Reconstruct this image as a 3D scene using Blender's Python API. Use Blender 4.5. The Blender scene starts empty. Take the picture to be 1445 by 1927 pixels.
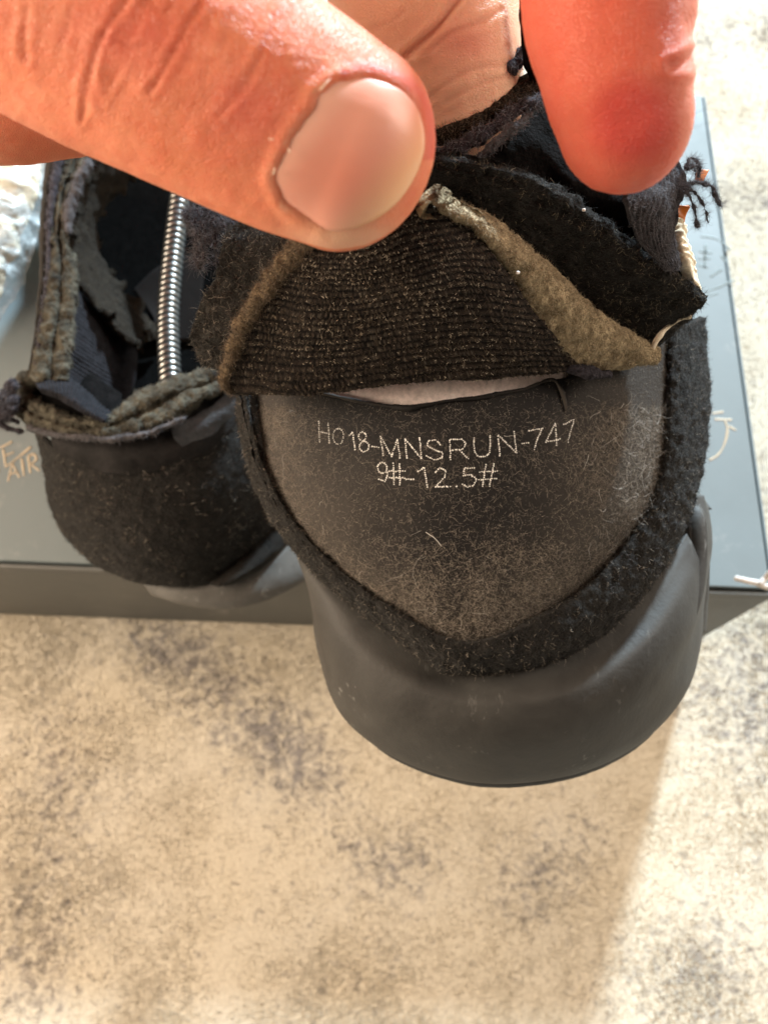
import bpy, math, random
import numpy as np
from mathutils import Vector, Matrix
from mathutils.bvhtree import BVHTree

rng = np.random.default_rng(7)
random.seed(7)
S = bpy.context.scene
COL = S.collection

# ------------------------------------------------------------------ camera
# the photograph's pixel grid is 1445 x 1927; lengths below are centimetres, the mesh data is metres
FPX = 1512.0
CX, CY = 722.5, 963.5
PITCH = math.radians(69)
CAM = np.array([0.0, 0.0, 34.0])
FWD = np.array([0, math.cos(PITCH), -math.sin(PITCH)])
RGT = np.array([1.0, 0, 0])
DWN = np.array([0, -math.sin(PITCH), -math.cos(PITCH)])
cam = bpy.data.cameras.new('camera')
camo = bpy.data.objects.new('camera', cam)
COL.objects.link(camo)
cam.sensor_fit = 'VERTICAL'
cam.sensor_height = 36
cam.sensor_width = 36
cam.lens = FPX / 1927 * 36
cam.clip_start = 0.005
cam.clip_end = 50
camo.matrix_world = Matrix(((RGT[0], -DWN[0], -FWD[0], 0), (RGT[1], -DWN[1], -FWD[1], 0),
                            (RGT[2], -DWN[2], -FWD[2], CAM[2] * .01), (0, 0, 0, 1)))
cam.dof.use_dof = True
cam.dof.focus_distance = 0.134
cam.dof.aperture_fstop = 24
S.camera = camo

# ------------------------------------------------------------------ light
W = bpy.data.worlds.new('World')
S.world = W
W.use_nodes = True
bg = W.node_tree.nodes['Background']
bg.inputs[0].default_value = (1.0, 0.83, 0.66, 1)
bg.inputs[1].default_value = 0.175
AZ = np.array([0.42, 0.91])
AZ = AZ / np.linalg.norm(AZ)
EL = math.radians(24.2)
SUND = np.array([AZ[0] * math.cos(EL), AZ[1] * math.cos(EL), math.sin(EL)])

def lamp(name, kind, loc_cm, tgt_cm, energy, color, **kw):
    l = bpy.data.lights.new(name, kind)
    l.energy = energy
    l.color = color
    for k, v in kw.items():
        setattr(l, k, v)
    o = bpy.data.objects.new(name, l)
    COL.objects.link(o)
    o.location = Vector(loc_cm) * .01
    d = Vector(tgt_cm) - Vector(loc_cm)
    o.rotation_euler = d.to_track_quat('-Z', 'Y').to_euler()
    return o

lamp('window_sunbeam', 'SPOT', tuple(np.array([0, 8, 8]) + SUND * 250), (0, 8, 8), 840, (0.72, 0.89, 1.0),
     spot_size=math.radians(42), spot_blend=0.3, shadow_soft_size=0.10)
lamp('fill_lamp', 'AREA', (-66, 6, 48), (0, 4, 6), 12.0, (1.0, 0.80, 0.60), shape='DISK', size=0.5)  # warm fill added from the left, no lamp is seen there
lamp('fill_lamp', 'AREA', (80, 20, 70), (2, 4, 8), 7.5, (1.0, 0.84, 0.68), shape='DISK', size=0.5)  # weaker fill added on the right, stands for no real lamp
S.view_settings.view_transform = 'Standard'
S.view_settings.look = 'None'
S.view_settings.exposure = 0.0
S.view_settings.gamma = 1.0

# ------------------------------------------------------------------ helpers
def U(p):
    """pixel + depth (cm along the axis) -> place in the room, cm"""
    p = np.asarray(p, float)
    x, y, d = p[..., 0:1], p[..., 1:2], p[..., 2:3]
    return CAM + d * (FWD + RGT * (x - CX) / FPX + DWN * (y - CY) / FPX)

def topx(v):
    r = np.asarray(v) - CAM
    d = r @ FWD
    return np.stack([CX + FPX * (r @ RGT) / d, CY + FPX * (r @ DWN) / d, d], -1)

def onplane(x, y, z):
    r = FWD + RGT * (x - CX) / FPX + DWN * (y - CY) / FPX
    return CAM + r * ((z - CAM[2]) / r[2])

def vn(p, seed=0):
    p = np.asarray(p, float)
    i = np.floor(p).astype(np.int64)
    f = p - i
    f = f * f * (3 - 2 * f)
    out = np.zeros(p.shape[:-1])
    for a in (0, 1):
        for b in (0, 1):
            for c in (0, 1):
                h = ((i[..., 0] + a) * 374761393 + (i[..., 1] + b) * 668265263 + (i[..., 2] + c) * 1440662683 + seed * 974634777) & 0xffffffff
                h = ((h ^ (h >> 13)) * 1274126177) & 0xffffffff
                h = h ^ (h >> 16)
                v = (h & 0xffff) / 32767.5 - 1
                w = (f[..., 0] if a else 1 - f[..., 0]) * (f[..., 1] if b else 1 - f[..., 1]) * (f[..., 2] if c else 1 - f[..., 2])
                out += w * v
    return out

def fbm(p, freq, seed=0, oct=3):
    p = np.asarray(p, float)
    o = 0
    a = 1.0
    for k in range(oct):
        o = o + a * vn(p * freq * 2 ** k + 17.3 * k, seed + k)
        a *= .5
    return o / 1.75

def spl(pts, m):
    """cubic through points (n, ...) resampled to m"""
    pts = np.asarray(pts, float)
    n = len(pts)
    flat = pts.reshape(n, -1)
    seg = np.linalg.norm(np.diff(flat, axis=0), axis=1) + 1e-9
    t = np.concatenate([[0], np.cumsum(seg)])
    t /= t[-1]
    q = np.linspace(0, 1, m)
    if n == 2:
        r = flat[0] + (flat[1] - flat[0]) * q[:, None]
        return r.reshape((m,) + pts.shape[1:])
    tan = np.zeros_like(flat)
    tan[1:-1] = (flat[2:] - flat[:-2]) / (t[2:] - t[:-2])[:, None]
    tan[0] = (flat[1] - flat[0]) / (t[1] - t[0])
    tan[-1] = (flat[-1] - flat[-2]) / (t[-1] - t[-2])
    k = np.clip(np.searchsorted(t, q, 'right') - 1, 0, n - 2)
    h = (t[k + 1] - t[k])[:, None]
    s = ((q - t[k]) / (t[k + 1] - t[k]))[:, None]
    r = ((2 * s**3 - 3 * s**2 + 1) * flat[k] + (s**3 - 2 * s**2 + s) * h * tan[k]
         + (-2 * s**3 + 3 * s**2) * flat[k + 1] + (s**3 - s**2) * h * tan[k + 1])
    return r.reshape((m,) + pts.shape[1:])

def quads(nv, nu, off=0, flip=False):
    i = np.arange(nv - 1)[:, None] * nu + np.arange(nu - 1)[None, :] + off
    q = np.stack([i, i + 1, i + nu + 1, i + nu], -1).reshape(-1, 4)
    return q[:, ::-1] if flip else q

def gnorm(pos):
    gu = np.gradient(pos, axis=1)
    gv = np.gradient(pos, axis=0)
    n = np.cross(gu, gv)
    n /= np.linalg.norm(n, axis=-1, keepdims=True) + 1e-12
    a_, b_ = pos.shape[:2]
    if np.mean(np.sum(n * (CAM - pos), -1)[a_ // 5:max(a_ // 5 + 1, 3 * a_ // 5), b_ // 3:2 * b_ // 3 + 1]) < 0:
        n = -n
    return n

def loft(rows, nu=80, nv=40, th=.1, amp=.02, freq=3.0, rag=0, ragf=.03, seed=1, fn=None, smooth_rows=True, oct=3):
    """sheet through rows of (px, py, depth); has thickness th (cm).  returns geo dict"""
    R = np.stack([spl(r, nu) for r in rows])
    g = spl(R, nv)
    if rag:
        uu = np.linspace(0, 1, nu)[None, :]
        vv = np.linspace(0, 1, nv)[:, None]
        e = np.minimum(np.minimum(uu, 1 - uu) * nu / nv, np.minimum(vv, 1 - vv))
        w = np.exp(-(e / .06))
        q = np.concatenate([g[..., :2] * ragf, np.zeros_like(g[..., :1])], -1)
        for k in (0, 1):
            g[..., k] += rag * w * fbm(q, 1.0, seed * 13 + k, 4)
    pos = U(g)
    n = gnorm(pos)
    a = amp * fbm(pos, freq, seed, oct)
    if fn is not None:
        a = a + fn(g, np.linspace(0, 1, nu)[None, :] + 0 * g[..., 0], np.linspace(0, 1, nv)[:, None] + 0 * g[..., 0], pos)
    pos = pos + n * a[..., None]
    back = pos - n * th
    N = nu * nv
    v = np.concatenate([pos.reshape(-1, 3), back.reshape(-1, 3)])
    f = [quads(nv, nu), quads(nv, nu, N, True)]
    ring = np.concatenate([np.arange(nu), np.arange(1, nv) * nu + nu - 1, (nv - 1) * nu + np.arange(nu - 2, -1, -1), np.arange(nv - 2, 0, -1) * nu])
    r2 = np.roll(ring, -1)
    f.append(np.stack([ring, ring + N, r2 + N, r2], -1))
    uv = np.stack(np.broadcast_arrays(np.linspace(0, 1, nu)[None, :], np.linspace(0, 1, nv)[:, None]), -1).reshape(-1, 2)
    return dict(v=v, f=np.concatenate(f), uv=np.concatenate([uv, uv]), nf=len(f[0]), pos=pos, n=n)

def sweep(C, r, m=16, flat=1.0, amp=0, freq=4, seed=1, close=True, ridge=None):
    """tube round centres C (n,3 cm) with radii r (cm)"""
    C = np.asarray(C, float)
    n = len(C)
    T = np.gradient(C, axis=0)
    T /= np.linalg.norm(T, axis=1, keepdims=True) + 1e-12
    V = C - CAM
    V /= np.linalg.norm(V, axis=1, keepdims=True)
    A = np.cross(T, V)
    A /= np.linalg.norm(A, axis=1, keepdims=True) + 1e-9
    B = np.cross(T, A)
    th = np.linspace(0, 2 * math.pi, m + 1)
    r = np.asarray(r, float)
    rr = r[:, None] * np.ones(m + 1)[None, :]
    dirs = A[:, None, :] * np.cos(th)[None, :, None] + B[:, None, :] * (np.sin(th) * flat)[None, :, None]
    P0 = C[:, None, :] + dirs * rr[..., None]
    if amp:
        rr = rr * 1 + amp * fbm(P0, freq, seed, 3) * np.minimum(1, rr / (r.max() * .5 + 1e-9))
        P0 = C[:, None, :] + dirs * rr[..., None]
    P0[:, -1] = P0[:, 0]
    v = P0[:, :m].reshape(-1, 3)
    i = np.arange(n - 1)[:, None] * m
    j = np.arange(m)[None, :]
    j2 = (j + 1) % m
    f = np.stack([i + j, i + j2, i + m + j2, i + m + j], -1).reshape(-1, 4)
    uv = np.stack(np.broadcast_arrays(np.linspace(0, 1, n)[:, None], np.linspace(0, 1, m)[None, :]), -1).reshape(-1, 2)
    ext = []
    if close:
        ext = [list(range(m))[::-1], [(n - 1) * m + k for k in range(m)]]
    return dict(v=v, f=f, uv=uv, nf=len(f), ext=ext)

def tube(pts, n=80, m=14, flat=1.0, amp=0, freq=4, seed=1, taper=True):
    g = spl(pts, n)
    C = U(g[:, :3])
    r = g[:, 3] * g[:, 2] / FPX
    if taper:
        t = np.linspace(0, 1, n)
        L = np.linalg.norm(np.diff(C, axis=0), axis=1).sum()
        e = np.minimum(t, 1 - t) * L
        r = r * np.sqrt(np.clip(1 - np.clip(1 - e / (r + 1e-6), 0, .96)**2, 0, 1))
    return sweep(C, r, m, flat, amp, freq, seed)

WL = {}      # world position of each object that carries children (metres)

def finish(o, parent, kind=None, label=None):
    COL.objects.link(o)
    if parent is not None:
        o.parent = parent
    if kind:
        o['kind'] = kind
    if label:
        o['label'] = label
    return o

def mk(name, geos, mat, parent=None, kind=None, label=None, smooth=True):
    if isinstance(geos, dict):
        geos = [geos]
    base = WL.get(parent, np.zeros(3)) if parent is not None else np.zeros(3)
    v = np.concatenate([g['v'] for g in geos]) * .01 - base
    faces = []
    off = 0
    uvs = []
    for g in geos:
        faces += (np.asarray(g['f']) + off).tolist()
        faces += [[k + off for k in e] for e in g.get('ext', [])]
        uvs.append(g.get('uv', np.zeros((len(g['v']), 2))))
        off += len(g['v'])
    me = bpy.data.meshes.new(name)
    me.from_pydata(v.tolist(), [], faces)
    uvs = np.concatenate(uvs)
    li = np.empty(len(me.loops), np.int32)
    me.loops.foreach_get('vertex_index', li)
    l = me.uv_layers.new(name='UVMap')
    l.data.foreach_set('uv', uvs[li].astype(np.float32).ravel())
    if smooth:
        me.polygons.foreach_set('use_smooth', np.ones(len(me.polygons), bool))
    me.materials.append(mat)
    me.update()
    o = bpy.data.objects.new(name, me)
    WL[o] = base
    return finish(o, parent, kind, label)

def thing(name, label, cat, loc_cm, group=None):
    o = bpy.data.objects.new(name, None)
    o.empty_display_size = .01
    COL.objects.link(o)
    o.location = Vector(loc_cm) * .01
    o['label'] = label
    o['category'] = cat
    if group:
        o['group'] = group
    WL[o] = np.array(loc_cm, float) * .01
    return o

def tag(o, label, cat):
    o['label'] = label
    o['category'] = cat
    return o

def fibres(name, P, r, mat, parent=None, kind='stuff'):
    """P (n,k,3) cm, r (n,k) or scalar cm: one curves object"""
    n, k, _ = P.shape
    base = WL.get(parent, np.zeros(3)) if parent is not None else np.zeros(3)
    cu = bpy.data.hair_curves.new(name)
    cu.add_curves([k] * n)
    cu.attributes['position'].data.foreach_set('vector', (P * .01 - base).astype(np.float32).ravel())
    ra = cu.attributes.get('radius') or cu.attributes.new('radius', 'FLOAT', 'POINT')
    rr = np.broadcast_to(np.asarray(r, float), (n, k)) * .01
    ra.data.foreach_set('value', rr.astype(np.float32).ravel())
    cu.materials.append(mat)
    o = bpy.data.objects.new(name, cu)
    return finish(o, parent, kind)

def fuzz(name, geos, n, L, r, mat, parent, stand=.5, curl=.5, k=5, weight=None, Lvar=.5, drop=None, comb=None, front=True):
    if isinstance(geos, dict):
        geos = [geos]
    A, B, Cc, D = [], [], [], []
    for g in geos:
        f = np.asarray(g['f'])[:g['nf'] if front else None]
        A.append(g['v'][f[:, 0]]); B.append(g['v'][f[:, 1]]); Cc.append(g['v'][f[:, 2]]); D.append(g['v'][f[:, 3]])
    A, B, Cc, D = map(np.concatenate, (A, B, Cc, D))
    nr = np.cross(Cc - A, D - B)
    ar = np.linalg.norm(nr, axis=1)
    nr = nr / (ar[:, None] + 1e-12)
    if weight is not None:
        px = topx((A + Cc) / 2)
        ar = ar * weight(px[:, 0], px[:, 1])
    idx = rng.choice(len(A), n, p=ar / ar.sum())
    a, b = rng.random((n, 1)), rng.random((n, 1))
    p = (A[idx] * (1 - a) + B[idx] * a) * (1 - b) + (D[idx] * (1 - a) + Cc[idx] * a) * b
    nn = nr[idx]
    s = np.sign(np.sum(nn * (CAM - p), 1, keepdims=True))
    nn = nn * s
    t = rng.normal(size=(n, 3))
    if comb is not None:
        t = t * .5 + np.asarray(comb)
    t -= nn * np.sum(t * nn, 1, keepdims=True)
    t /= np.linalg.norm(t, axis=1, keepdims=True) + 1e-9
    ll = L * (1 + Lvar * rng.normal(size=(n, 1)) * .7)
    ll = np.clip(ll, L * .25, L * 2.6)
    st = stand * (0.4 + 1.2 * rng.random((n, 1)))
    d0 = nn * st + t * (1 - .5 * stand)
    d0 /= np.linalg.norm(d0, axis=1, keepdims=True)
    P = np.zeros((n, k, 3))
    P[:, 0] = p - nn * .01
    d = d0
    bend = rng.normal(size=(n, 3)) * curl
    for q in range(1, k):
        d = d + bend * .5 + rng.normal(size=(n, 3)) * curl * .35
        d -= nn * np.sum(d * nn, 1, keepdims=True) * (.35 if stand < .4 else .05)
        d /= np.linalg.norm(d, axis=1, keepdims=True) + 1e-9
        P[:, q] = P[:, q - 1] + d * ll / (k - 1)
    rad = r * (1.0 - .65 * np.linspace(0, 1, k))[None, :] * (.6 + .8 * rng.random((n, 1)))
    return fibres(name, P, rad, mat, parent)

# ------------------------------------------------------------------ materials
def mat_new(name):
    m = bpy.data.materials.new(name)
    m.use_nodes = True
    nt = m.node_tree
    return m, nt, nt.nodes['Principled BSDF']

def nd(nt, t, **kw):
    n = nt.nodes.new(t)
    for k, v in kw.items():
        if k in n.inputs:
            n.inputs[k].default_value = v
        else:
            setattr(n, k, v)
    return n

def noise(nt, vec, scale, detail=4, rough=.6, dist=0):
    n = nd(nt, 'ShaderNodeTexNoise')
    n.inputs['Scale'].default_value = scale
    n.inputs['Detail'].default_value = detail
    n.inputs['Roughness'].default_value = rough
    n.inputs['Distortion'].default_value = dist
    nt.links.new(vec, n.inputs['Vector'])
    return n.outputs['Fac']

def ramp(nt, fac, stops):
    r = nd(nt, 'ShaderNodeValToRGB')
    e = r.color_ramp.elements
    while len(e) < len(stops):
        e.new(.5)
    for q, (p, c) in zip(e, stops):
        q.position = p
        q.color = (*c, 1) if len(c) == 3 else c
    nt.links.new(fac, r.inputs[0])
    return r.outputs[0]

def mixc(nt, fac, a, b, mode='MIX'):
    m = nd(nt, 'ShaderNodeMix', data_type='RGBA', blend_type=mode)
    for s, v in ((m.inputs[0], fac), (m.inputs[6], a), (m.inputs[7], b)):
        if hasattr(v, 'links') or hasattr(v, 'is_linked'):
            nt.links.new(v, s)
        else:
            s.default_value = v if isinstance(v, (int, float)) else ((*v, 1) if len(v) == 3 else v)
    return m.outputs[2]

def math_(nt, op, a, b=0.5, clamp=False):
    m = nd(nt, 'ShaderNodeMath', operation=op, use_clamp=clamp)
    for s, v in ((m.inputs[0], a), (m.inputs[1], b)):
        if isinstance(v, (int, float)):
            s.default_value = v
        else:
            nt.links.new(v, s)
    return m.outputs[0]

def bump(nt, bs, h, strength, dist):
    b = nd(nt, 'ShaderNodeBump')
    b.inputs['Strength'].default_value = strength
    b.inputs['Distance'].default_value = dist
    nt.links.new(h, b.inputs['Height'])
    nt.links.new(b.outputs[0], bs.inputs['Normal'])
    return b

def cloth(name, c1, c2, scale=250, rough=.95, bs=.8, bd=.0006, sheen=.0, speck=None, fine=1400, spec=.15):
    m, nt, b = mat_new(name)
    tc = nd(nt, 'ShaderNodeTexCoord').outputs['Object']
    n1 = noise(nt, tc, scale, 5, .65)
    n2 = noise(nt, tc, fine, 3, .7)
    c = ramp(nt, n1, [(.32, c1), (.68, c2)])
    c = mixc(nt, n2, mixc(nt, 1.0, c, (.45, .45, .45), 'MULTIPLY'), mixc(nt, 1.0, c, (1.5, 1.5, 1.5), 'MULTIPLY'))
    if speck:
        n3 = noise(nt, tc, speck[0], 2, .5)
        c = mixc(nt, ramp(nt, n3, [(speck[1], (0, 0, 0)), (speck[1] + .05, (1, 1, 1))]), c, speck[2])
    nt.links.new(c, b.inputs['Base Color'])
    b.inputs['Roughness'].default_value = rough
    b.inputs['Specular IOR Level'].default_value = spec
    b.inputs['Sheen Weight'].default_value = sheen
    b.inputs['Sheen Roughness'].default_value = .5
    hh = math_(nt, 'ADD', n1, n2)
    bump(nt, b, hh, bs, bd)
    return m

def plain(name, c, rough=.6, spec=.4, metal=0.0):
    m, nt, b = mat_new(name)
    b.inputs['Base Color'].default_value = (*c, 1)
    b.inputs['Roughness'].default_value = rough
    b.inputs['Specular IOR Level'].default_value = spec
    b.inputs['Metallic'].default_value = metal
    return m

def hairmat(name, c1, c2, rough=.7):
    m, nt, b = mat_new(name)
    hi = nd(nt, 'ShaderNodeHairInfo')
    c = ramp(nt, hi.outputs['Random'], [(0, c1), (1, c2)])
    nt.links.new(c, b.inputs['Base Color'])
    b.inputs['Roughness'].default_value = rough
    b.inputs['Specular IOR Level'].default_value = .25
    return m

RUG_CLUSTERS = []
for _x, _y, _a, _b, _r in ((420, 1330, .075, .030, -42), (560, 1420, .045, .022, -40), (110, 1480, .030, .050, 0), (60, 1800, .025, .04, 10), (1390, 1290, .050, .055, 20),
                           (1000, 1650, .035, .022, 30), (760, 1620, .03, .02, 0), (1330, 1830, .045, .03, 0), (330, 1230, .04, .02, -20), (1430, 380, .10, .03, 0), (1400, 60, .09, .04, 10)):
    _p = onplane(_x, _y, 0) * .01
    RUG_CLUSTERS.append((_p[0], _p[1], _a, _b, math.radians(_r)))

def rug_color(nt):
    tc = nd(nt, 'ShaderNodeTexCoord').outputs['Object']
    mp = nd(nt, 'ShaderNodeMapping')
    mp.inputs['Rotation'].default_value = (0, 0, math.radians(38))
    mp.inputs['Scale'].default_value = (1.0, .55, 1.0)
    nt.links.new(tc, mp.inputs['Vector'])
    big = noise(nt, mp.outputs[0], 17, 3, .5, .3)
    mid = noise(nt, tc, 75, 4, .62, .4)
    spk = noise(nt, tc, 250, 4, .7, .6)
    hue = noise(nt, tc, 22, 2, .5)
    field = math_(nt, 'MULTIPLY', big, .16)
    # woven-in grey clusters of the rug: centre, half lengths (m), turn
    for cx_, cy_, a_, b_, rot in RUG_CLUSTERS:
        m1 = nd(nt, 'ShaderNodeMapping', vector_type='TEXTURE')
        m1.inputs['Location'].default_value = (cx_, cy_, 0)
        m1.inputs['Rotation'].default_value = (0, 0, rot)
        m1.inputs['Scale'].default_value = (a_, b_, 1)
        nt.links.new(tc, m1.inputs['Vector'])
        ln = nd(nt, 'ShaderNodeVectorMath', operation='LENGTH')
        nt.links.new(m1.outputs[0], ln.inputs[0])
        g = ramp(nt, math_(nt, 'ADD', ln.outputs['Value'], math_(nt, 'MULTIPLY', math_(nt, 'SUBTRACT', mid, .5), 1.6)), [(.15, (1, 1, 1)), (1.0, (0, 0, 0))])
        field = math_(nt, 'ADD', field, math_(nt, 'MULTIPLY', g, .105))
    v = math_(nt, 'ADD', math_(nt, 'MULTIPLY', spk, .68), math_(nt, 'ADD', math_(nt, 'MULTIPLY', mid, .16), field))
    spots = ramp(nt, v, [(.545, (0, 0, 0)), (.70, (.76, .76, .76))])
    cream = ramp(nt, hue, [(.35, (.57, .515, .415)), (.65, (.57, .525, .44))])
    grey = ramp(nt, hue, [(.35, (.15, .128, .125)), (.65, (.135, .132, .155))])
    c = mixc(nt, spots, cream, grey)
    fine = noise(nt, tc, 700, 3, .7)
    return mixc(nt, 1.0, c, ramp(nt, fine, [(.3, (.88, .87, .86)), (.7, (1.06, 1.06, 1.06))]), 'MULTIPLY'), tc

m_rug, nt, b = mat_new('rug_weave')
c, tc = rug_color(nt)
nt.links.new(c, b.inputs['Base Color'])
b.inputs['Roughness'].default_value = 1
b.inputs['Specular IOR Level'].default_value = .05
bump(nt, b, noise(nt, tc, 420, 5, .7), .6, .0010)
m_pile, nt, b = mat_new('rug_pile_yarn')
c, tc = rug_color(nt)
nt.links.new(c, b.inputs['Base Color'])
b.inputs['Roughness'].default_value = .95
b.inputs['Specular IOR Level'].default_value = .08

def card(name, c):
    m, nt, b = mat_new(name)
    tc = nd(nt, 'ShaderNodeTexCoord').outputs['Object']
    n1 = noise(nt, tc, 30, 5, .6)
    n2 = noise(nt, tc, 900, 3, .6)
    scuff = ramp(nt, noise(nt, tc, 75, 6, .75, .5), [(.60, (0, 0, 0)), (.78, (1, 1, 1))])
    k = mixc(nt, n1, tuple(x * .86 for x in c), tuple(min(1, x * 1.12) for x in c))
    k = mixc(nt, math_(nt, 'MULTIPLY', scuff, .28), k, (.52, .50, .46))
    nt.links.new(k, b.inputs['Base Color'])
    b.inputs['Specular IOR Level'].default_value = .35
    r = ramp(nt, n1, [(.3, (.48,) * 3), (.7, (.66,) * 3)])
    nt.links.new(r, b.inputs['Roughness'])
    bump(nt, b, math_(nt, 'ADD', n1, math_(nt, 'MULTIPLY', n2, .15)), .25, .0006)
    return m

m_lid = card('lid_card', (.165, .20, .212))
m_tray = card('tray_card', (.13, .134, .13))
m_gold = plain('gold_print', (.46, .38, .27), .5)
m_greyprint = plain('grey_print', (.15, .185, .185), .6)

def rubber(name, c1, c2):
    m, nt, b = mat_new(name)
    tc = nd(nt, 'ShaderNodeTexCoord').outputs['Object']
    n1 = noise(nt, tc, 60, 5, .62, .4)
    mp = nd(nt, 'ShaderNodeMapping')
    mp.inputs['Rotation'].default_value = (.4, .3, .9)
    mp.inputs['Scale'].default_value = (1, .12, 1)
    nt.links.new(tc, mp.inputs['Vector'])
    scr = ramp(nt, noise(nt, mp.outputs[0], 500, 4, .65, .3), [(.60, (0, 0, 0)), (.74, (1, 1, 1))])
    msk = ramp(nt, noise(nt, tc, 45, 3, .6), [(.48, (0, 0, 0)), (.64, (1, 1, 1))])
    k = ramp(nt, n1, [(.3, c1), (.7, c2)])
    k = mixc(nt, math_(nt, 'MULTIPLY', math_(nt, 'MULTIPLY', scr, msk), .75), k, (.34, .335, .32))
    nt.links.new(k, b.inputs['Base Color'])
    nt.links.new(ramp(nt, n1, [(.3, (.58,) * 3), (.7, (.72,) * 3)]), b.inputs['Roughness'])
    b.inputs['Specular IOR Level'].default_value = .36
    bump(nt, b, math_(nt, 'ADD', noise(nt, tc, 900, 3, .6), math_(nt, 'MULTIPLY', n1, 2.0)), .22, .0004)
    return m

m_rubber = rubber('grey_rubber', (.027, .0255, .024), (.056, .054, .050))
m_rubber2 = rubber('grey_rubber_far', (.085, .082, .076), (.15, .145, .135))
m_outsole = plain('dark_outsole', (.03, .03, .03), .6)
m_suede = cloth('black_suede', (.008, .0075, .007), (.024, .022, .020), 320, bs=1.0, bd=.0010, sheen=.06)
m_suede2 = cloth('charcoal_suede', (.012, .011, .010), (.036, .033, .029), 200, bs=1.0, bd=.0008, sheen=.05)
m_counter, nt, b = mat_new('counter_board')
tc = nd(nt, 'ShaderNodeTexCoord').outputs['Object']
n1 = noise(nt, tc, 55, 4, .6)
n2 = noise(nt, tc, 1600, 3, .7)
uvn = nd(nt, 'ShaderNodeUVMap').outputs[0]
sp = nd(nt, 'ShaderNodeSeparateXYZ')
nt.links.new(uvn, sp.inputs[0])
worn = math_(nt, 'ADD', math_(nt, 'MULTIPLY', math_(nt, 'ABSOLUTE', math_(nt, 'SUBTRACT', sp.outputs[0], .46)), 1.1), math_(nt, 'MULTIPLY', sp.outputs[1], .55))  # board colour gets lighter towards both sides and the bottom
worn = math_(nt, 'ADD', worn, math_(nt, 'MULTIPLY', n1, .6))
k = ramp(nt, worn, [(.60, (.010, .0088, .0088)), (1.0, (.045, .0385, .033))])
k = mixc(nt, n2, mixc(nt, 1.0, k, (.6, .6, .6), 'MULTIPLY'), mixc(nt, 1.0, k, (1.35, 1.35, 1.35), 'MULTIPLY'))
nt.links.new(k, b.inputs['Base Color'])
b.inputs['Roughness'].default_value = .72
b.inputs['Specular IOR Level'].default_value = .25
bump(nt, b, math_(nt, 'ADD', n2, math_(nt, 'MULTIPLY', n1, .5)), .5, .0004)
m_knit = cloth('brown_black_knit', (.013, .010, .009), (.036, .028, .023), 420, bs=.8, bd=.0005, speck=(900, .66, (.15, .12, .09)))
m_navy = cloth('grey_knit_lining', (.006, .006, .0075), (.018, .018, .022), 500, bs=.8, bd=.0005)
m_lilac = cloth('faded_lilac_knit', (.035, .034, .037), (.10, .096, .102), 420, bs=.9, bd=.0006)
m_foam = cloth('tan_foam', (.15, .11, .062), (.56, .44, .28), 380, bs=1.0, bd=.0012)
m_foambrown = cloth('brown_foam', (.075, .052, .033), (.16, .115, .07), 480, bs=1.0, bd=.0009)
m_olive = cloth('olive_foam', (.014, .0135, .012), (.125, .115, .086), 190, bs=1.0, bd=.0012)
m_olivedark = cloth('dark_olive_foam', (.009, .007, .005), (.024, .019, .013), 330, bs=1.0, bd=.0008)
m_cream = cloth('cream_foam', (.62, .50, .34), (.80, .72, .58), 300, bs=.5, bd=.0005)
m_liner = cloth('pink_white_liner', (.90, .74, .70), (.95, .84, .80), 150, bs=.2, bd=.0002, fine=700)
m_orange = plain('orange_glue', (.50, .13, .012), .4)
m_black = cloth('black_cloth', (.003, .003, .003), (.009, .008, .008), 350, bs=.7, bd=.0005, spec=.04)
m_satin = cloth('worn_satin_band', (.006, .0055, .0055), (.022, .020, .020), 110, rough=.7, bs=.5, bd=.0005, spec=.12)
m_bluegrey = cloth('blue_grey_satin', (.032, .034, .038), (.07, .073, .08), 120, rough=.7, bs=.6, bd=.0005, spec=.12)
m_ink = plain('white_print_ink', (.86, .84, .80), .55)
m_steel = plain('spring_steel', (.27, .275, .27), .32, .5, 1.0)
m_pinkgrey = plain('pink_grey_insole', (.008, .0065, .006), .9, .1)
m_lint = hairmat('tan_lint', (.20, .165, .13), (.52, .455, .38))
m_lintwhite = hairmat('pale_lint', (.45, .42, .38), (.8, .77, .72))
m_blackfuzz = hairmat('black_nap', (.010, .009, .008), (.05, .046, .04))
m_brownfuzz = hairmat('brown_nap', (.05, .038, .027), (.17, .125, .085))
m_tanfuzz = hairmat('tan_nap', (.16, .125, .08), (.52, .44, .31))
m_greyfuzz = hairmat('grey_nap', (.06, .058, .066), (.22, .21, .225))
m_greyknit = cloth('grey_torn_knit', (.03, .029, .033), (.085, .08, .085), 420, bs=.9, bd=.0006)
m_void = cloth('shaded_insole', (.0012, .0012, .0012), (.003, .003, .003), 350, bs=.5, bd=.0004, spec=.02)  # near-black: the shade inside the shoe is put into this colour
m_thread = cloth('dark_yarn', (.016, .014, .018), (.055, .05, .06), 700, bs=1, bd=.0006)
m_whitethread = cloth('white_thread', (.7, .63, .58), (.88, .84, .80), 500, bs=.5, bd=.0004)
m_skinhair = hairmat('pale_flake', (.8, .6, .5), (.9, .8, .7))

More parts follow.
